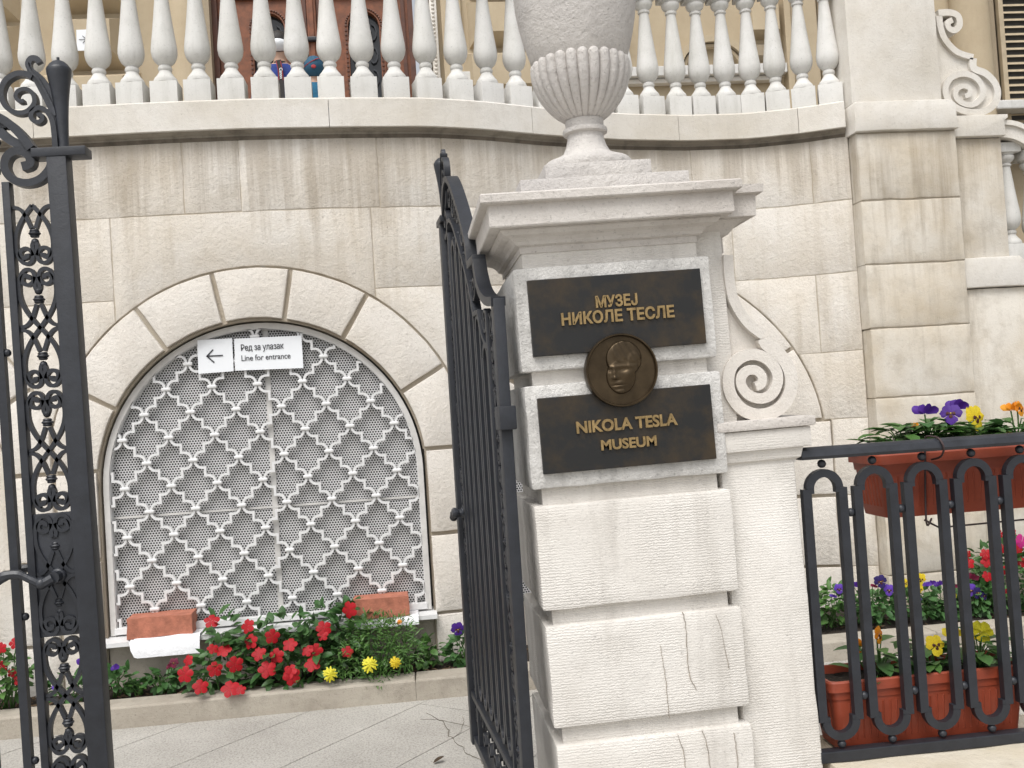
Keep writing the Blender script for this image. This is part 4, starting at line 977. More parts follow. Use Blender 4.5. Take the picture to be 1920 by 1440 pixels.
def relief(x, z):
    """height of the three-quarter portrait in medallion units (-1..1), facing left"""
    h = 0.0
    sh_ = (1-sstep(-.66-.0, -.60, -z if False else z+.02*math.sin(x*6))) if False else 0
    # shoulders and coat
    if z < -.50: h = max(h, .30*(1-sstep(-.62+.25*abs(x-.12), -.50+.25*abs(x-.12), z)))
    h = max(h, .26*ell(x, z, .30, -.52, .24, .34, .15))            # neck
    sk_ = ell(x, z, .10, .33, .53, .52, .07); jaw = ell(x, z, -.03, -.18, .43, .50, .08)
    h = max(h, .50*sk_, .52*jaw)
    dome = max(0, 1-((x-.02)/.62)**2-((z-.12)/.85)**2); h += .30*dome*max(sk_, jaw)
    hair = ell(x, z, .20, .52, .47, .34, .10)*sstep(.22, .36, z+.25*max(0, .1-x)+.55*max(0, x-.12)); h += .04*hair*(1+.6*math.sin(x*30+z*14))
    h += .05*ell(x, z, .38, .18, .20, .30, .2)
    h += .07*bumpg(x, z, -.28, .10, .22, .05)+.07*bumpg(x, z, .12, .10, .22, .05)   # brows
    h -= .15*bumpg(x, z, -.34, .02, .08, .055)+.15*bumpg(x, z, .04, .02, .12, .06)  # eye sockets
    h += .06*bumpg(x, z, -.34, .01, .05, .025)+.06*bumpg(x, z, .03, .01, .06, .028)
    h += .17*bumpg(x, z, -.24, -.06, .055, .16)+.20*bumpg(x, z, -.235, -.21, .085, .06)   # nose
    h -= .07*bumpg(x, z, -.16, -.27, .12, .03)
    h += .06*bumpg(x, z, -.16, -.36, .15, .04); h -= .10*bumpg(x, z, -.15, -.415, .16, .016); h += .06*bumpg(x, z, -.14, -.46, .12, .035)
    h -= .05*bumpg(x, z, -.13, -.53, .12, .03); h += .08*bumpg(x, z, -.12, -.62, .14, .08)
    h += .09*bumpg(x, z, .16, -.14, .14, .12)
    ear = ell(x, z, .62, -.02, .10, .20, .15); h = max(h, .40*ear); h -= .16*bumpg(x, z, .60, -.01, .04, .09)
    h -= .10*bumpg(x, z, .50, -.05, .035, .2)*max(sk_, jaw)
    h += .07*bumpg(x+.35*(z+.62), z, .02, -.70, .03, .14)+.06*bumpg(x-.5*(z+.62), z, .20, -.62, .03, .12)
    return h
gg = G(); n = 110
idx = {}
for i in range(n+1):
    for j in range(n+1):
        x = -1+2*i/n; z = -1+2*j/n
        if math.hypot(x, z) <= .985:
            idx[i, j] = len(gg.v); gg.v.append((x*MR*.955, -.009-relief(x, z)*.027, z*MR*.955))
gg.f = [(idx[i, j], idx[i+1, j], idx[i+1, j+1], idx[i, j+1]) for i in range(n) for j in range(n) if all(k_ in idx for k_ in ((i, j), (i+1, j), (i+1, j+1), (i, j+1)))]
part(med, 'relief_portrait', gg, 'medallion', True, world=False)
# ================================================================== WROUGHT IRON GATE LEAVES
LL = .965; GZ0 = .31; GLEAN = -.0165; GO = (-.752-LL, 2.45, 0)
Rg = Matrix.Rotation(GLEAN, 4, 'Y')
def gl(px, py):
    p = aty(px, py, 2.45); q = Rg.inverted() @ Vector((p[0]-GO[0], 0, p[2])); return (q.x, q.z)
def tr(pts, ox, oy, s): return [gl(ox+a/s, oy+b/s) for a, b in pts]
def motif(g, cx, zc, sg, w_, h, y0, y1, t=.0088):
    """half of the repeating heart scroll: crossing at zc, heart opening in direction sg, height h"""
    def m(p, sx): return (cx+sx*p[0]*w_, zc+sg*p[1]*h/1.57)
    for sx in (-1, 1):
        A = smoothpath([m(p, sx) for p in [(0, 0), (.16, .20), (.33, .46), (.44, .75), (.465, 1.02), (.42, 1.30), (.31, 1.47), (.17, 1.49), (.075, 1.40), (.045, 1.22), (.06, 1.05), (.03, .96)]], 3)
        g.ribbon(A, t, y0, y1)
        B = smoothpath([m(p, sx) for p in [(.05, 1.30), (.11, 1.17), (.22, 1.10), (.345, 1.15), (.37, 1.27), (.29, 1.35), (.20, 1.31), (.195, 1.24)]], 3)
        n = len(B); g.ribbon(B, [t*(.9+.35*i/n) for i in range(n)], y0, y1)
        Cc = smoothpath([m(p, sx) for p in [(.48, .035), (.36, .06), (.25, .15), (.165, .30), (.10, .47), (.05, .60)]], 3)
        g.ribbon(Cc, t*.95, y0, y1)
    zc1 = zc+sg*h*.42; ym = (y0+y1)/2
    for dz, r in ((0, .012), (.006, .0145), (.012, .011)): g.lathe([(r*.8, -.0035), (r, 0), (r*.8, .0035)], (cx, ym, zc1+sg*dz), 10)
    g.ball((cx, ym, zc1+sg*.027), .0095, 10, 6)
TP = smoothpath([(0, 1.728), (.10, 1.742), (.19, 1.775), (.245, 1.825), (.272, 1.875)], 4)
TQ = smoothpath([(.375, 1.885), (.40, 1.955), (.475, 2.035), (.553, 2.105), (.638, 2.17), (.715, 2.215), (.775, 2.228), (.82, 2.212), (.855, 2.18), (.884, 2.137)], 4)
def topz(u):
    P = TP+[(.30, 1.88)]+TQ; return float(np.interp(u, [p[0] for p in P], [p[1] for p in P]))
def gate_leaf(name, label, loc, rot):
    t = thing(name, label, 'gate', loc, rot, 'leaves of the iron gate')
    def p(nm, g, mat='iron', smooth=True, angle=35): return part(t, nm, g, mat, smooth, angle, world=False)
    D0, D1 = -.018, .018
    p('lead_stile', G().box(LL-.046, LL, D0-.006, D1+.006, GZ0, 2.115, .003))
    p('hinge_stile', G().box(-.01, .032, D0+.003, D1-.003, GZ0, 1.735, .004))
    for z in (.36, 1.43): p('hinge', G().box(-.035, .035, D0-.004, D1+.004, z-.03, z+.03, .004))
    p('bottom_rail', G().box(.032, LL-.046, D0, D1, GZ0+.002, GZ0+.03, .003)); p('kick_rail', G().box(.032, LL-.046, D0, D1, GZ0+.165, GZ0+.185, .003))
    ib = [LL-.156, LL-.138]; hb = [.128, .146]
    p('inner_bar', G().box(*ib, D0+.004, D1-.004, GZ0+.03, 2.06, .002)); p('inner_bar', G().box(*hb, D0+.004, D1-.004, GZ0+.03, 1.72, .002))
    # scroll strips
    cx = (LL-.046+LL-.138)/2; w_ = .092; zj = [gl(80, 499)[1], gl(85, 730)[1], gl(95, 961)[1], gl(105, 1193)[1], gl(125, 1415)[1]]
    joints = [zj[0]+.296]+zj+[zj[4]-.29]
    for a, b in zip(joints[:-1], joints[1:]):
        zc_ = (a+b)/2; h = (a-b)/2
        if b < GZ0+.02: zc_ = a-.146; h = .146
        plate_here = abs(zc_-1.125) < .08
        for sg_ in (1, -1):
            if zc_+sg_*h*1.0 > 2.1 and sg_ > 0: continue
            if zc_+sg_*h < GZ0: continue
            gg = G(); motif(gg, cx, zc_, sg_, w_, h, -.012 if plate_here else -.008, .012 if plate_here else .008); p('scroll_motif', gg)
        if plate_here:
            p('lock_plate', G().box(cx-w_/2-.002, cx+w_/2+.002, -.007, .007, b+.001, a-.001, .002), 'ironworn')
            zc_l = gl(113, 1078)[1]
            for s_ in (-1, 1):
                hd = p('handle', G().tube([(cx+.004, s_*.012, zc_l), (cx+.004, s_*.045, zc_l)], .014, 10).ball((cx+.004, s_*.012, zc_l), .019, 12, 6, (1, .5, 1)).ball((cx-.022, s_*.048, zc_l-.01), .014, 10, 6)
                       .tube(smoothpath([(cx+.004, s_*.045, zc_l), (cx-.022, s_*.048, zc_l-.010), (cx-.045, s_*.05, zc_l+.002), (cx-.07, s_*.05, zc_l+.016), (cx-.10, s_*.05, zc_l+.016), (cx-.122, s_*.05, zc_l+.004)], 4),
                             [.012]*4+[.0095]*4+[.009]*4+[.011]*4+[.013]*4+[.006], 8), 'ironworn')
    cxh = (hb[0]+.032)/2
    for k_ in range(5):
        zc_ = .31+.185+.135+.27*k_
        for sg_ in (1, -1):
            if zc_+sg_*.135 > 1.73: continue
            gg = G(); motif(gg, cxh, zc_, sg_, w_, .135, -.008, .008); p('scroll_motif', gg)
    # hairpin bars of the field with rounded ends
    u0_, u1_ = hb[1]+.012, ib[0]-.017; n = 6; pitch = (u1_-u0_)/n
    for k_ in range(n):
        uc = u0_+pitch*(k_+.5); hw = pitch/2-.0145; zt = min(topz(uc)-.19, 1.98); zb = GZ0+.20+hw
        gg = G()
        for s_ in (-1, 1): gg.box(uc+s_*hw-.0095, uc+s_*hw+.0095, -.010, .010, zb, zt)
        gg.ribbon([(uc-hw*.86*math.cos(pi*i/12), zt+hw*.86*math.sin(pi*i/12)) for i in range(13)], .016, -.010, .010)
        gg.ribbon([(uc-hw*.86*math.cos(pi*i/12), zb-hw*.86*math.sin(pi*i/12)) for i in range(13)], .016, -.010, .010)
        p('hairpin_bar', gg, 'iron', False)
        p('ball', G().ball((uc, 0, zt+hw+.006), .009, 8, 6)); 
        for z in (zb+.13, 1.019, 1.65):
            if z < topz(uc)-.2 and k_ < n: p('ball', G().ball((uc+pitch/2, 0, z), .0095, 8, 6))
        gg = G(); zs_ = GZ0+.097
        for s_ in (-1, 1):
            P = [(uc+s_*(.010+.028*(1-i/13)*math.cos(i*.55)), zs_+s_*.028+.034*(1-i/13)*math.sin(i*.55)) for i in range(12)]; gg.ribbon(P, .008, -.008, .008)
        p('kick_scroll', gg)
    # top bands
    p('top_band', G().ribbon(TP, .024, -.019, .019)); p('top_band', G().ribbon(TQ, .020, -.020, .020)); p('band_block', G().box(.262, .382, -.020, .020, 1.868, 1.893, .004))
    low = [(u, topz(u)-.125-.03*math.sin(pi*(u-.1)/.75)) for u in [.14+.66*i/24 for i in range(25)]]
    p('inner_band', G().ribbon(low, .014, -.014, .014))
    for i, u in enumerate([.19+.082*k_ for k_ in range(8)]):
        zc_ = topz(u)-.07; gg = G(); s_ = 1 if i % 2 else -1
        gg.ribbon([(u+(.040-.0024*j)*math.cos(j*.55), zc_+s_*(.046-.003*j)*math.sin(j*.55)) for j in range(14)], .009, -.009, .009); gg.ball((u+.038, 0, zc_), .008, 8, 5)
        p('top_scroll', gg)
    # crest at the leading edge
    a_, b_2 = gl(65, 290), gl(167, 297); p('cross_bar', G().box(a_[0], b_2[0], -.026, .026, 2.113, 2.135, .002))
    sp = tr([(545, 1060), (567, 250)], 0, 60, 4.8); cxs = gl(115, 200)[0]
    k48 = 2.45/F/4.8
    prof = [(45, 1062), (42, 1000), (46, 900), (54, 760), (64, 640), (80, 520), (96, 430), (103, 385), (104, 360), (98, 345), (94, 342), (80, 318), (52, 292), (24, 280), (13, 276), (12, 250), (3, 247)]
    zz0 = gl(113, 281)[1]
    def gm(i_, a, z): return 1-.05*(math.cos(a*6)**2)*(1 if z < .15 else 0)
    p('spear_finial', G().lathe([(r*k48, zz0+(1062-y)*k48) for r, y in prof], (cxs, 0, 0), 24, gm), 'ironworn')
    def crest(nm, pts, w0, w1, d=.011, k_=4):
        P = smoothpath(tr(pts, 0, 60, 4.8), k_); n_ = len(P); p(nm, G().ribbon(P, [w0+(w1-w0)*i/(n_-1) for i in range(n_)], -d, d))
    crest('volute', [(480, 1180), (450, 1255), (370, 1335), (250, 1368), (130, 1335), (62, 1245), (72, 1145), (140, 1085), (225, 1088), (285, 1140), (282, 1200), (215, 1222)], .017, .021, .014)
    crest('crest_scroll', [(300, 415), (230, 385), (150, 390), (70, 440), (28, 520), (30, 610), (80, 695), (170, 738), (260, 722), (322, 650), (310, 570), (250, 525), (180, 540), (155, 590), (185, 632), (228, 628)], .014, .0085)
    crest('crest_scroll', [(510, 1050), (500, 920), (480, 800), (430, 722), (360, 692), (300, 730), (298, 790), (350, 822), (395, 795), (380, 755), (345, 760)], .013, .009)
    P = smoothpath(tr([(535, 950), (520, 830), (495, 700), (430, 560), (360, 440), (295, 370), (262, 300), (285, 248), (335, 248), (362, 285)], 0, 60, 4.8), 4); n_ = len(P)
    wd = [.008+.020*math.sin(min(1, i/(n_*.62))*pi)**.7*(1 if i < n_*.62 else 0)+(.006 if i >= n_*.62 else 0) for i in range(n_)]
    p('acanthus_leaf', G().ribbon(P, wd, -.007, .007).ribbon([(q[0], q[1]) for q in P[6:26]], .005, -.013, .013), 'ironworn')
    P = smoothpath(tr([(330, 1120), (290, 1070), (210, 1030), (120, 990), (40, 930), (0, 880), (20, 845), (75, 855)], 0, 60, 4.8), 4)
    p('acanthus_leaf', G().ribbon(P, [.010+.012*math.sin(pi*i/len(P)) for i in range(len(P))], -.012, .012), 'ironworn')
    return t
gate_leaf('gate_leaf', 'closed wrought iron gate leaf with lever handle at the left edge', GO, (0, GLEAN, 0))
ang = math.atan2(.96, -.078)
gate_leaf('gate_leaf', 'open wrought iron gate leaf swung inwards against the stone pier', (.238, 2.47, 0), (0, 0, ang))
# ================================================================== IRON FENCE ON ITS PLINTH
FYY = 2.50; FP = .140
pl_ = thing('fence_plinth', 'low pale stone plinth under the iron fence at the lower right', 'plinth', (2.1, 2.5, 0))
for a, b in ((1.03, 2.05), (2.05, 3.3)): part(pl_, 'stone', slab([(a, -.02), (b, -.02), (b, .474), (a, .474)], 2.30, 2.70, .012, .08, .004, a*7, .002), 'plinthstone', True, 40)
fen = thing('iron_fence', 'dark iron fence of rounded hairpin bars between handrail and bottom rail', 'fence', (2.0, FYY, .474))
part(fen, 'bottom_rail', G().box(1.01, 3.2, FYY-.017, FYY+.017, .474, .503, .003), 'iron')
hr = G(); prf = [(-.022, 1.268), (-.026, 1.276), (-.022, 1.292), (-.010, 1.300), (.010, 1.300), (.022, 1.292), (.026, 1.276), (.022, 1.268)]
hr.v = [(x, FYY+a, z) for x in (1.012, 3.2) for a, z in prf]; hr.f = [(i, (i+1) % 8, (i+1) % 8+8, i+8) for i in range(8)]+[tuple(range(8)), tuple(range(8, 16))]
part(fen, 'handrail', hr, 'ironworn', True, 40)
zt, zb = 1.189, .578; hw = .0492
gg = G()
for s_ in (-1, 1): gg.box(s_*hw-.0115, s_*hw+.0115, -.011, .011, zb-.474, zt-.474)
for z_, sg_ in ((zt-.474, 1), (zb-.474, -1)):
    gg.ribbon([(-.0405*math.cos(pi*i/14), z_+sg_*.0405*math.sin(pi*i/14)) for i in range(15)], .021, -.0105, .0105)
    for s_ in (-1, 1): gg.box(s_*.0405-.0105, s_*.0405+.0105, -.0105, .0105, min(z_, z_-sg_*.012), max(z_, z_-sg_*.012))
LM = gg.mesh('hairpin_bar', 'iron'); BL = G().ball((0, 0, 0), .0115, 12, 8).mesh('ball', 'iron', True)
for i in range(-0, 15):
    x = 1.0745+FP*i-2.0; put('hairpin_bar', LM, fen, (x, 0, 0))
    for z in (1.254, .512+.004): put('ball', BL, fen, (x, 0, z-.474))
    for z in (1.120, .636): put('ball', BL, fen, (x+FP/2, 0, z-.474))
# ================================================================== FLOWER BOXES
def flower_box(label, x0, x1, y0, y1, z0, z1, tap=.03):
    t = thing('flower_box', label, 'flower box', ((x0+x1)/2, (y0+y1)/2, z0)); cx, cy = (x0+x1)/2, (y0+y1)/2
    def ring(f, z, rr=.02):
        hx, hy = (x1-x0)/2-f, (y1-y0)/2-f*.75; P = []
        for sx, sy, a0 in ((1, 1, 0), (-1, 1, 90), (-1, -1, 180), (1, -1, 270)):
            for k_ in range(5): a = math.radians(a0+22.5*k_); P.append((cx+sx*(hx-rr)+rr*math.cos(a), cy+sy*(hy-rr)+rr*math.sin(a), z))
        return P
    R = [ring(tap, z0), ring(tap-.002, z0+.012), ring(tap*.72, z0+(z1-z0)*.35), ring(.016, z1-.05), ring(.012, z1-.05), ring(.010, z1-.028), ring(0, z1-.028), ring(0, z1-.004), ring(.004, z1), ring(.012, z1), ring(.016, z1-.02), ring(tap*.8+.006, z0+.03)]
    n = 20; gg = G(); [gg.v.extend(r) for r in R]; gg.f = [(k_*n+i, k_*n+(i+1) % n, (k_+1)*n+(i+1) % n, (k_+1)*n+i) for k_ in range(len(R)-1) for i in range(n)]+[tuple(range(n)), tuple((len(R)-1)*n+i for i in range(n))]
    part(t, 'box', gg, 'terracotta', True, 35)
    rb = G(); m = int((x1-x0)/.022)
    for sy in (-1, 1):
        for i in range(1, m):
            x = x0+tap+.01+(x1-x0-2*tap-.02)*i/m
            def yy(z): f = tap+(0.016-tap)*(z-z0)/(z1-.05-z0); return cy+sy*((y1-y0)/2-f*.75)
            za_, zb2 = z0+.03, z1-.062; rb.add([(x-.004, yy(za_), za_), (x+.004, yy(za_), za_), (x+.004, yy(zb2), zb2), (x-.004, yy(zb2), zb2), (x, yy(za_)+sy*.0035, za_), (x, yy(zb2)+sy*.0035, zb2)], [(0, 4, 5, 3), (4, 1, 2, 5), (0, 1, 4), (3, 5, 2)])
    for sx in (-1, 1):
        for i in range(1, 7):
            y = y0+tap+(y1-y0-2*tap)*i/7
            def xx(z): f = tap+(0.016-tap)*(z-z0)/(z1-.05-z0); return cx+sx*((x1-x0)/2-f)
            za_, zb2 = z0+.03, z1-.062; rb.add([(xx(za_), y-.005, za_), (xx(za_), y+.005, za_), (xx(zb2), y+.005, zb2), (xx(zb2), y-.005, zb2), (xx(za_)+sx*.004, y, za_), (xx(zb2)+sx*.004, y, zb2)], [(0, 4, 5, 3), (4, 1, 2, 5), (0, 1, 4), (3, 5, 2)])
    part(t, 'ribs', rb, 'terracotta')['kind'] = 'stuff'
    so_ = G(); nx_, ny_ = 24, 8
    for i in range(nx_+1):
        for j in range(ny_+1):
            x = x0+.018+(x1-x0-.036)*i/nx_; y = y0+.016+(y1-y0-.032)*j/ny_; so_.v.append((x, y, z1-.022+.008*noise.noise(Vector((x*40, y*40, z0)))))
    so_.f = [(i*(ny_+1)+j, (i+1)*(ny_+1)+j, (i+1)*(ny_+1)+j+1, i*(ny_+1)+j+1) for i in range(nx_) for j in range(ny_)]
    part(t, 'soil', so_, 'soil', True); return t
# upper box hangs just inside the handrail, the lower one stands on the plinth
UB = dict(y0=2.555, y1=2.755, z0=1.085, z1=1.262); xu = aty(1645, 868, 2.56)[0]
ub_ = flower_box('terracotta flower box of pansies hooked to the fence handrail', xu, xu+.72, **UB)
LB = dict(y0=2.525, y1=2.70, z0=.478, z1=.668); xl = aty(1552, 1282, 2.53)[0]
lb_ = flower_box('terracotta flower box of orange and yellow pansies standing on the plinth behind the fence', xl, xl+.575, **LB)
wb = thing('wire_bracket', 'thin dark wire bracket holding the upper flower box on the handrail', 'bracket', (1.5, 2.56, 1.06))
for x in (aty(1758, 830, FYY)[0], aty(1758, 830, FYY)[0]+.40):
    part(wb, 'hook', G().tube(smoothpath([(x+.004, 2.545, 1.24), (x+.006, 2.50, 1.255-.005), (x, 2.471, 1.275), (x-.006, 2.478, 1.298), (x-.01, 2.50, 1.3045), (x-.012, 2.54, 1.30), (x-.012, 2.548, 1.25), (x-.02, 2.55, 1.12), (x-.02, 2.55, 1.062), (x+.0, 2.56, 1.078)], 4), .0028, 6), 'cord', True)
part(wb, 'support', G().tube([(aty(1730, 960, 2.56)[0], 2.552, 1.076), (aty(1775, 980, 2.56)[0], 2.60, 1.045), (2.2, 2.62, 1.052)], .0028, 6), 'cord', True)
# ================================================================== PLANTS
def leaf_geo(g, base, d, L, wd, up, curl=.25, fold=.25):
    """one leaf: pointed oval folded along its midrib, drooping at the tip"""
    d = d.normalized(); side = d.cross(up); side = side.normalized() if side.length > .01 else Vector((1, 0, 0)); nrm = side.cross(d).normalized()
    vs = []
    for t_, w_ in ((0, .04), (.28, .85), (.58, 1.0), (.82, .62), (1, .0)):
        c = base+d*(L*t_)-nrm*(curl*L*t_*t_)
        if w_ == 0: vs.append(c)
        else:
            for s_ in (-1, 0, 1): vs.append(c+side*(s_*wd/2*w_)+nrm*(abs(s_)*fold*wd/2*w_))
    f = []
    for r in range(3):
        for k_ in range(2): f.append((r*3+k_, r*3+k_+1, (r+1)*3+k_+1, (r+1)*3+k_))
    f += [(9, 10, 12), (10, 11, 12)]
    g.add([v[:] for v in vs], f)
def leafmesh(name, mat, L=1, wd=.6):
    g = G(); leaf_geo(g, Vector((0, 0, 0)), Vector((1, 0, .0)), L, wd, Vector((0, 0, 1))); return g.mesh(name, mat, True)
FL = {}
def flower(kind, mat):
    """unit-diameter flower facing -y"""
    if (kind, mat) in FL: return FL[kind, mat]
    rnd = random.Random(hash(kind+mat) % 1000 if False else len(FL)+3); g = G(); gi = []
    def pet(a, r, wd, y, tilt, n=6):
        """fan petal from the centre towards angle a"""
        P = [(0, y, 0)]; 
        for i in range(n+1):
            t_ = -1+2*i/n; rr = r*(1-.28*t_*t_)*(1+.06*rnd.uniform(-1, 1)); aa = a+t_*wd; P.append((rr*math.cos(aa), y+tilt*rr+.05*rnd.uniform(-1, 1)*rr, rr*math.sin(aa)))
        mid = [(p[0]*.55, p[1]*.3+y*.7-.03, p[2]*.55) for p in P[1:]]
        o = len(g.v); m = n+1; g.add([P[0]]+mid+P[1:], [(0, 1+i, 2+i) for i in range(n)]+[(1+i, 1+m+i, 2+m+i, 2+i) for i in range(n)])
    if kind == 'impatiens':
        for k_ in range(5): pet(pi/2+k_*2*pi/5+.1, .5, .60, -.01*k_, .10)
        me = g.mesh('flower', mat, True)
    elif kind == 'pansy':
        for a, r, y, wd in ((pi*.32, .50, .04, .62), (pi*.68, .50, .03, .62), (pi*.03, .46, 0, .62), (pi*.97, .46, -.005, .62), (-pi/2, .48, -.03, .95)): pet(a, r, wd, y, .06, 8)
        n0 = len(g.f)
        for a, r in ((-pi/2, .22), (pi*.98, .20), (pi*.02, .20)): pet(a, r, .55, -.075, .04, 5)
        n1 = len(g.f); g.ball((0, -.10, 0), .035, 6, 4)
        me = g.mesh('flower', [mat, 'blotch', 'yellow'], True)
        for i, p in enumerate(me.polygons): p.material_index = 0 if i < n0 else (1 if i < n1 else 2)
        if mat in ('purple', 'navy', 'maroon', 'violet'): pass
    elif kind == 'bud':
        for k_ in range(4): pet(pi/2+(k_-1.5)*.5, .6, .75, .08*k_, .45*(k_-1.5))
        me = g.mesh('flower', mat, True)
    else:   # marigold: packed ruffled pom
        for r_, y, m in ((.5, .0, 11), (.42, -.08, 10), (.33, -.15, 8), (.22, -.2, 6), (.12, -.23, 4)):
            for k_ in range(m): pet(k_*2*pi/m+rnd.uniform(-.2, .2), r_, 2.1/m, y, .12, 3)
        me = g.mesh('flower', mat, True)
    FL[kind, mat] = me; return me
def plant(name, label, base, cat='plant', group=None):
    return thing(name, label, cat, base, (0, 0, 0), group)
def addflower(t, kind, mat, p, size, face=(0, -1, .25), stem=True, roll=None):
    o = put('flower', flower(kind, mat), t); l = t.location; o.location = (p[0]-l[0], p[1]-l[1], p[2]-l[2])
    f = Vector((face[0]+random.uniform(-.35, .35), face[1], face[2]+random.uniform(-.3, .3)))
    q = (-f).to_track_quat('Y', 'Z'); o.rotation_mode = 'QUATERNION'; r = random.uniform(-.4, .4) if roll is None else roll
    from mathutils import Quaternion
    o.rotation_quaternion = q @ Quaternion((0, 1, 0), r); o.scale = (size,)*3; return o
def foliage(t, blobs, n, L, mat, wd=.55, seed=0, base_z=None, stems=10, droop=.3, kindname='foliage'):
    """leaves spread over the outer part of a cluster of lumps (cx,cy,cz,rx,ry,rz), with stems from the ground"""
    rnd = random.Random(seed); g = G(); tot = sum(b[3]*b[5] for b in blobs)
    for b in blobs:
        c = Vector(b[:3])
        for k_ in range(max(1, int(n*b[3]*b[5]/tot))):
            d = Vector((rnd.gauss(0, 1), rnd.gauss(0, 1), rnd.gauss(.15, 1))).normalized(); r = rnd.uniform(.45, 1.0)**.6*(1+.22*noise.noise(d*2.3+c*5))
            p = c+Vector((d.x*b[3], d.y*b[4], d.z*b[5]))*r
            if base_z is not None and p.z < base_z+.005: p.z = base_z+.005+rnd.uniform(0, .03)
            out = Vector((d.x, d.y*.9-.15, d.z*.5+.25-rnd.uniform(0, droop)))+Vector((rnd.gauss(0, .45), rnd.gauss(0, .45), rnd.gauss(0, .35)))
            l = L*rnd.uniform(.6, 1.25); leaf_geo(g, p, out, l, l*wd*rnd.uniform(.8, 1.2), Vector((rnd.gauss(0, .4), rnd.gauss(-.3, .4), 1)), rnd.uniform(.05, .5), rnd.uniform(.1, .4))
    l = t.location; g.moved((-l[0], -l[1], -l[2])); o = put(kindname, g.mesh(kindname, mat, True), t); o['kind'] = 'stuff'
    s = G()
    for k_ in range(stems):
        b = rnd.choice(blobs); top = Vector((b[0]+rnd.uniform(-.8, .8)*b[3], b[1]+rnd.uniform(-.6, .6)*b[4], b[2]+rnd.uniform(-.2, .8)*b[5]))
        z0 = base_z if base_z is not None else b[2]-b[5]; bt = Vector((b[0]+rnd.uniform(-.4, .4)*b[3], b[1]+rnd.uniform(-.3, .3)*b[4], z0)); m = bt.lerp(top, .5)+Vector((rnd.uniform(-.02, .02), 0, .01))
        s.tube(smoothpath([bt, m, top], 3), [.004]*4+[.003]*2+[.002], 5)
    if stems: s.moved((-l[0], -l[1], -l[2])); put('stems', s.mesh('stems', 'leafmid', True), t)
    return o
SZ = .095
def bpx(px, py, y): p = aty(px, py, y); return p
# --- big red impatiens in front of the window
def iy(py): return 5.36-.24*min(1, max(0, (py-1130)/170))
im = plant('impatiens_plant', 'large bushy impatiens with many red flowers in front of the window sill', (-.72, 5.26, SZ))
blobs = []
for px, py, rx, rz in ((420, 1250, 58, 42), (500, 1240, 66, 52), (585, 1235, 66, 52), (650, 1215, 55, 52), (415, 1180, 28, 28), (475, 1198, 55, 26), (545, 1185, 58, 34), (615, 1170, 50, 36), (660, 1160, 38, 32), (380, 1268, 34, 26), (560, 1262, 80, 30)):
    y = iy(py)+.02; p = aty(px, py, y); k_ = y/F; blobs.append((p[0], y, p[2], rx*k_, .09, rz*k_))
foliage(im, blobs, 820, .066, 'leafdark', .5, 1, SZ, 34)
for cx, cy in ((615, 530), (790, 555), (910, 605), (805, 630), (845, 690), (930, 700), (675, 672), (630, 765), (728, 742), (560, 850), (705, 860), (755, 865), (885, 765), (995, 645), (995, 775), (1105, 740), (1120, 675), (1160, 565), (1155, 600), (1285, 475), (620, 665), (500, 722), (485, 790), (1275, 680), (1080, 675), (1005, 800)):
    px, py = 160+cx/2.595, 960+cy/2.595; y = iy(py)-.10; big = 1 if (cx, cy) not in ((620, 665), (755, 865), (1155, 600), (1275, 680), (1080, 675), (500, 722)) else .7
    addflower(im, 'impatiens', 'red', aty(px, py, y), .086*big*random.uniform(.9, 1.1), (random.uniform(-.4, .4), -1, random.uniform(.1, .9)))
# --- marigold
ma = plant('marigold_plant', 'feathery green marigold with yellow flowers right of the red impatiens', (-.30, 5.24, SZ))
blobs = []
for px, py, rx, rz in ((715, 1215, 55, 60), (745, 1190, 36, 40), (690, 1180, 40, 32), (760, 1225, 34, 36), (665, 1235, 40, 40), (710, 1270, 32, 28), (640, 1250, 30, 26)):
    y = iy(py)-.03; p = aty(px, py, y); k_ = y/F; blobs.append((p[0], y, p[2], rx*k_, .09, rz*k_))
foliage(ma, blobs, 1900, .034, 'leaffeather', .22, 2, None, 26, .1)
for px, py, c, s_ in ((619, 1264, 'lemon', .08), (693, 1246, 'lemon', .088), (741, 1242, 'yellow', .066), (749, 1166, 'orange', .03)):
    addflower(ma, 'marigold', c, aty(px, py, iy(py)-.13), s_, (0, -1, .3))
# --- small bed plants
def small(name, label, px, py, rx, rz, y, flowers=(), n=70, L=.05, mat='leafpansy', wd=.62, group=None, seed=3, ry=.07):
    p = aty(px, py, y); k_ = y/F; t = plant(name, label, (p[0], y, SZ-.005), 'plant', group)
    foliage(t, [(p[0], y, max(p[2], SZ+rz*k_*.8), rx*k_, ry, rz*k_)], n, L, mat, wd, seed, SZ, 8)
    for (fx_, fy_, kind, col, s_) in flowers:
        q = aty(fx_, fy_, y-ry*.7); addflower(t, kind, col, q, s_, (0, -1, .15))
        g = G(); b = Vector((p[0]+(q[0]-p[0])*.3, y, SZ)); tp = Vector((q[0], q[1]+.02, q[2])); g.tube(smoothpath([b, b.lerp(tp, .6)+Vector((0, 0, .02)), tp], 4), .0022, 5)
        part(t, 'flower_stalk', g, 'leafmid', True)
    return t
PG = 'small pansy plants along the terrace bed'
small('pansy_plant', 'young pansy with one drooping purple bud right of the gate post', 222, 1278, 30, 22, 5.30, [(215, 1256, 'bud', 'purple', .05)], seed=11, group=PG)
small('pansy_plant', 'young pansy with a maroon flower left of the red impatiens', 302, 1276, 24, 20, 5.30, [(326, 1243, 'pansy', 'maroon', .055), (318, 1252, 'bud', 'maroon', .035)], seed=12, group=PG)
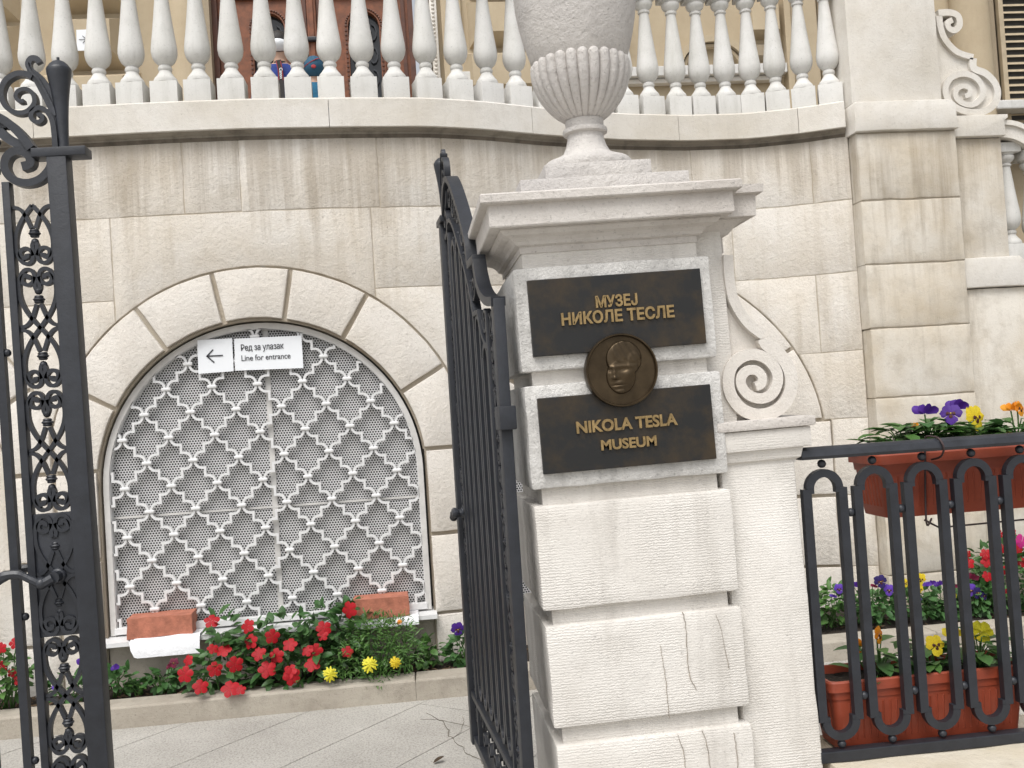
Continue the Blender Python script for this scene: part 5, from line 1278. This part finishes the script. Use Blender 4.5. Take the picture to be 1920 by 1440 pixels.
small('pansy_plant', 'young pansy with violet flowers seen through the gate scrollwork', 130, 1290, 36, 22, 5.28, [(105, 1288, 'pansy', 'violet', .05), (153, 1250, 'bud', 'purple', .06)], seed=13, group=PG)
small('pansy_plant', 'pansy with one large purple bloom beside the open gate leaf', 866, 1218, 24, 32, 5.32, [(858, 1180, 'pansy', 'purple', .082), (876, 1146, 'bud', 'yellow', .04)], n=100, seed=14, group=PG)
small('leafy_seedling', 'low green leafy plant without flowers right of the marigold', 800, 1222, 28, 24, 5.33, [], seed=15, mat='leafmid')
small('leafy_seedling', 'low green seedling between the two young pansies on the left', 262, 1284, 16, 10, 5.30, [], n=20, seed=16, mat='leafmid')
small('impatiens_plant', 'red impatiens in the bed at the left edge behind the gate leaf', 10, 1262, 40, 44, 5.26, [(3, 1250, 'impatiens', 'red', .06), (37, 1275, 'impatiens', 'red', .06), (2, 1215, 'impatiens', 'red', .06), (27, 1206, 'impatiens', 'red', .06), (22, 1262, 'impatiens', 'red', .045)], n=160, seed=17, mat='leafmid', ry=.1)
# --- bed behind the fence
RG = 'pansies in the bed behind the fence'
S6 = lambda a, b: (1480+a/3.273, 720+b/3.273)
def fl(*L_): return [(*S6(a, b), k_, c, s_) for a, b, k_, c, s_ in L_]
small('pansy_plant', 'pansy with a violet flower next to the pier behind the fence', 1562, 1135, 42, 40, 5.40, fl((305, 1258, 'pansy', 'violet', .062), (270, 1310, 'bud', 'violet', .03)), n=190, seed=21, group=RG, mat='leafmid', ry=.12)
small('pansy_plant', 'pansy with dark purple and violet flowers behind the second fence bar', 1640, 1140, 52, 32, 5.42, fl((405, 1245, 'bud', 'purple', .05), (560, 1212, 'pansy', 'navy', .08), (612, 1265, 'pansy', 'violet', .07), (520, 1248, 'bud', 'maroon', .03)), n=230, seed=22, group=RG, mat='leafpansy', ry=.13)
small('pansy_plant', 'pansy with yellow flowers behind the middle of the fence', 1718, 1135, 46, 30, 5.42, fl((805, 1198, 'pansy', 'yellow', .075), (800, 1258, 'pansy', 'yellow', .06), (712, 1222, 'pansy', 'yellow', .05), (800, 1335, 'bud', 'violet', .03)), n=210, seed=23, group=RG, mat='leafpansy', ry=.13)
small('pansy_plant', 'pansy with small mauve buds behind the fence', 1772, 1135, 36, 28, 5.42, fl((848, 1240, 'bud', 'violet', .04), (875, 1235, 'bud', 'purple', .045), (930, 1235, 'bud', 'purple', .045), (1010, 1250, 'bud', 'maroon', .04), (1015, 1300, 'pansy', 'lemon', .035)), n=150, seed=24, group=RG, mat='leafpansy', ry=.12)
small('pansy_plant', 'pansy with blue-violet and navy flowers left of the tall red impatiens', 1838, 1125, 44, 34, 5.40, fl((1110, 1265, 'pansy', 'violet', .085), (1155, 1282, 'pansy', 'navy', .07), (1120, 1200, 'bud', 'maroon', .06), (1195, 1300, 'pansy', 'navy', .05)), n=200, seed=25, group=RG, mat='leafpansy', ry=.13)
t = small('impatiens_plant', 'tall red impatiens with a magenta bloom in the bed at the right edge', 1895, 1085, 80, 74, 5.48, fl((1100, 1100, 'impatiens', 'red', .07), (1095, 1045, 'impatiens', 'red', .05), (1210, 1090, 'impatiens', 'red', .07), (1205, 1043, 'impatiens', 'red', .065), (1305, 1145, 'impatiens', 'red', .07), (1215, 1180, 'impatiens', 'red', .065), (1300, 1012, 'impatiens', 'red', .07), (1415, 1090, 'impatiens', 'red', .075), (1405, 1020, 'impatiens', 'red', .07), (1425, 968, 'impatiens', 'magenta', .09), (1310, 1270, 'impatiens', 'red', .08), (1290, 920, 'impatiens', 'red', .05), (1370, 910, 'impatiens', 'red', .05)), n=620, L=.055, seed=26, mat='leafdark', wd=.5, ry=.2)
small('impatiens_plant', 'second red impatiens beyond the frame edge in the right bed', 2010, 1070, 70, 60, 5.50, [(1960, 1040, 'impatiens', 'red', .07), (2010, 1060, 'impatiens', 'red', .07)], n=320, L=.055, seed=27, mat='leafdark', wd=.5, ry=.2)
# --- pansies in the boxes: leaves are large enough here to be single parts
LP = [leafmesh('leaf', 'leafpansy', 1, .58), leafmesh('leaf', 'leafmid', 1, .5), leafmesh('leaf', 'leafdark', 1, .52)]
def boxpansy(label, bx_, by, bz, n, spread, height, flowers, seed, group, L=.066):
    rnd = random.Random(seed); t = plant('pansy_plant', label, (bx_, by, bz), 'plant', group); s = G()
    for k_ in range(n):
        a = rnd.uniform(0, 2*pi); r = spread*rnd.uniform(.1, 1); h = height*rnd.uniform(.1, 1)*(1-.45*r/spread)
        p = Vector((r*math.cos(a), r*math.sin(a)*.6, h)); o = put('leaf', rnd.choice(LP[:2] if rnd.random() < .8 else LP), t); o.location = p
        d = Vector((math.cos(a), math.sin(a), rnd.uniform(-.1, .55))); o.rotation_mode = 'QUATERNION'; o.rotation_quaternion = d.to_track_quat('X', 'Z'); q = L*rnd.uniform(.65, 1.25); o.scale = (q, q, q)
        if k_ % 2 == 0: s.tube(smoothpath([(rnd.uniform(-.02, .02), rnd.uniform(-.015, .015), -.01), p*.5+Vector((0, 0, .01)), p], 3), .0018, 5)
    for (fx_, fy_, kind, col, sz, dy, face) in flowers:
        q = aty(fx_, fy_, by+dy); addflower(t, kind, col, q, sz, face, roll=0)
        tp = Vector((q[0]-bx_, q[1]-by+.012, q[2]-bz)); s.tube(smoothpath([(tp.x*.4, tp.y*.3, 0), (tp.x*.8, tp.y, tp.z*.6), tp], 4), .0022, 6)
    put('stems', s.mesh('stems', 'leafmid', True), t); return t
BG = 'pansies planted in the upper flower box'; cyu = 2.655; zu_ = 1.268
fr = (0, -1, .1)
boxpansy('pansy with two deep purple blooms in the upper flower box', aty(1740, 815, cyu)[0], cyu, zu_, 70, .105, .085,
         [(1738, 777, 'bud', 'purple', .050, -.02, (.4, -1, .2)), (1783, 776, 'pansy', 'purple', .066, -.01, (-.7, -1, .3)), (1796, 768, 'bud', 'purple', .05, 0, (0, -1, 0))], 31, BG)
boxpansy('pansy with a large yellow dark-eyed bloom in the upper flower box', aty(1822, 812, cyu)[0], cyu, zu_, 60, .095, .075, [(1829, 783, 'pansy', 'yellow', .078, -.02, fr)], 32, BG)
boxpansy('pansy with small orange blooms in the upper flower box at the right edge', aty(1908, 805, cyu)[0], cyu, zu_, 60, .095, .08, [(1912, 766, 'pansy', 'orange', .05, -.02, (.6, -1, 0)), (1900, 770, 'bud', 'orange', .04, -.02, fr), (1893, 815, 'pansy', 'yellow', .022, -.05, fr)], 33, BG)
boxpansy('pansy seedling with a tiny bud at the left end of the upper flower box', aty(1685, 828, cyu)[0], cyu, zu_, 44, .085, .07, [(1715, 800, 'bud', 'orange', .02, 0, fr)], 34, BG)
LG = 'pansies planted in the lower flower box'; cyl = 2.61; zl_ = .645
boxpansy('pansy with an orange bloom on a long stalk in the lower flower box', aty(1650, 1270, cyl)[0], cyl, zl_, 34, .085, .11, [(1648, 1191, 'pansy', 'orange', .052, .0, (.7, -1, .1)), (1611, 1213, 'bud', 'orange', .034, 0, (-.5, -1, 0)), (1612, 1233, 'bud', 'orange', .03, 0, fr)], 41, LG, .062)
boxpansy('pansy with a broad yellow bloom in the middle of the lower flower box', aty(1745, 1262, cyl)[0], cyl, zl_, 36, .085, .095, [(1754, 1210, 'pansy', 'yellow', .062, -.02, (-.2, -1, .1)), (1793, 1194, 'bud', 'yellow', .045, 0, fr)], 42, LG, .06)
boxpansy('pansy with a pale yellow bloom turned away at the right of the lower box', aty(1838, 1252, cyl)[0], cyl, zl_, 44, .09, .12, [(1842, 1184, 'pansy', 'lemon', .068, .0, (.5, .6, .3)), (1826, 1200, 'bud', 'yellow', .03, 0, fr)], 43, LG, .062)

p = atz(812, 1431, .004); g = G(); leaf_geo(g, Vector(p), Vector((.9, .4, .12)), .055, .03, Vector((0, 0, 1)), -.2, .5)
single('fallen_leaf', g, 'bark', 'small dry brown leaf lying on the paving by the open gate', 'leaf', smooth=True)
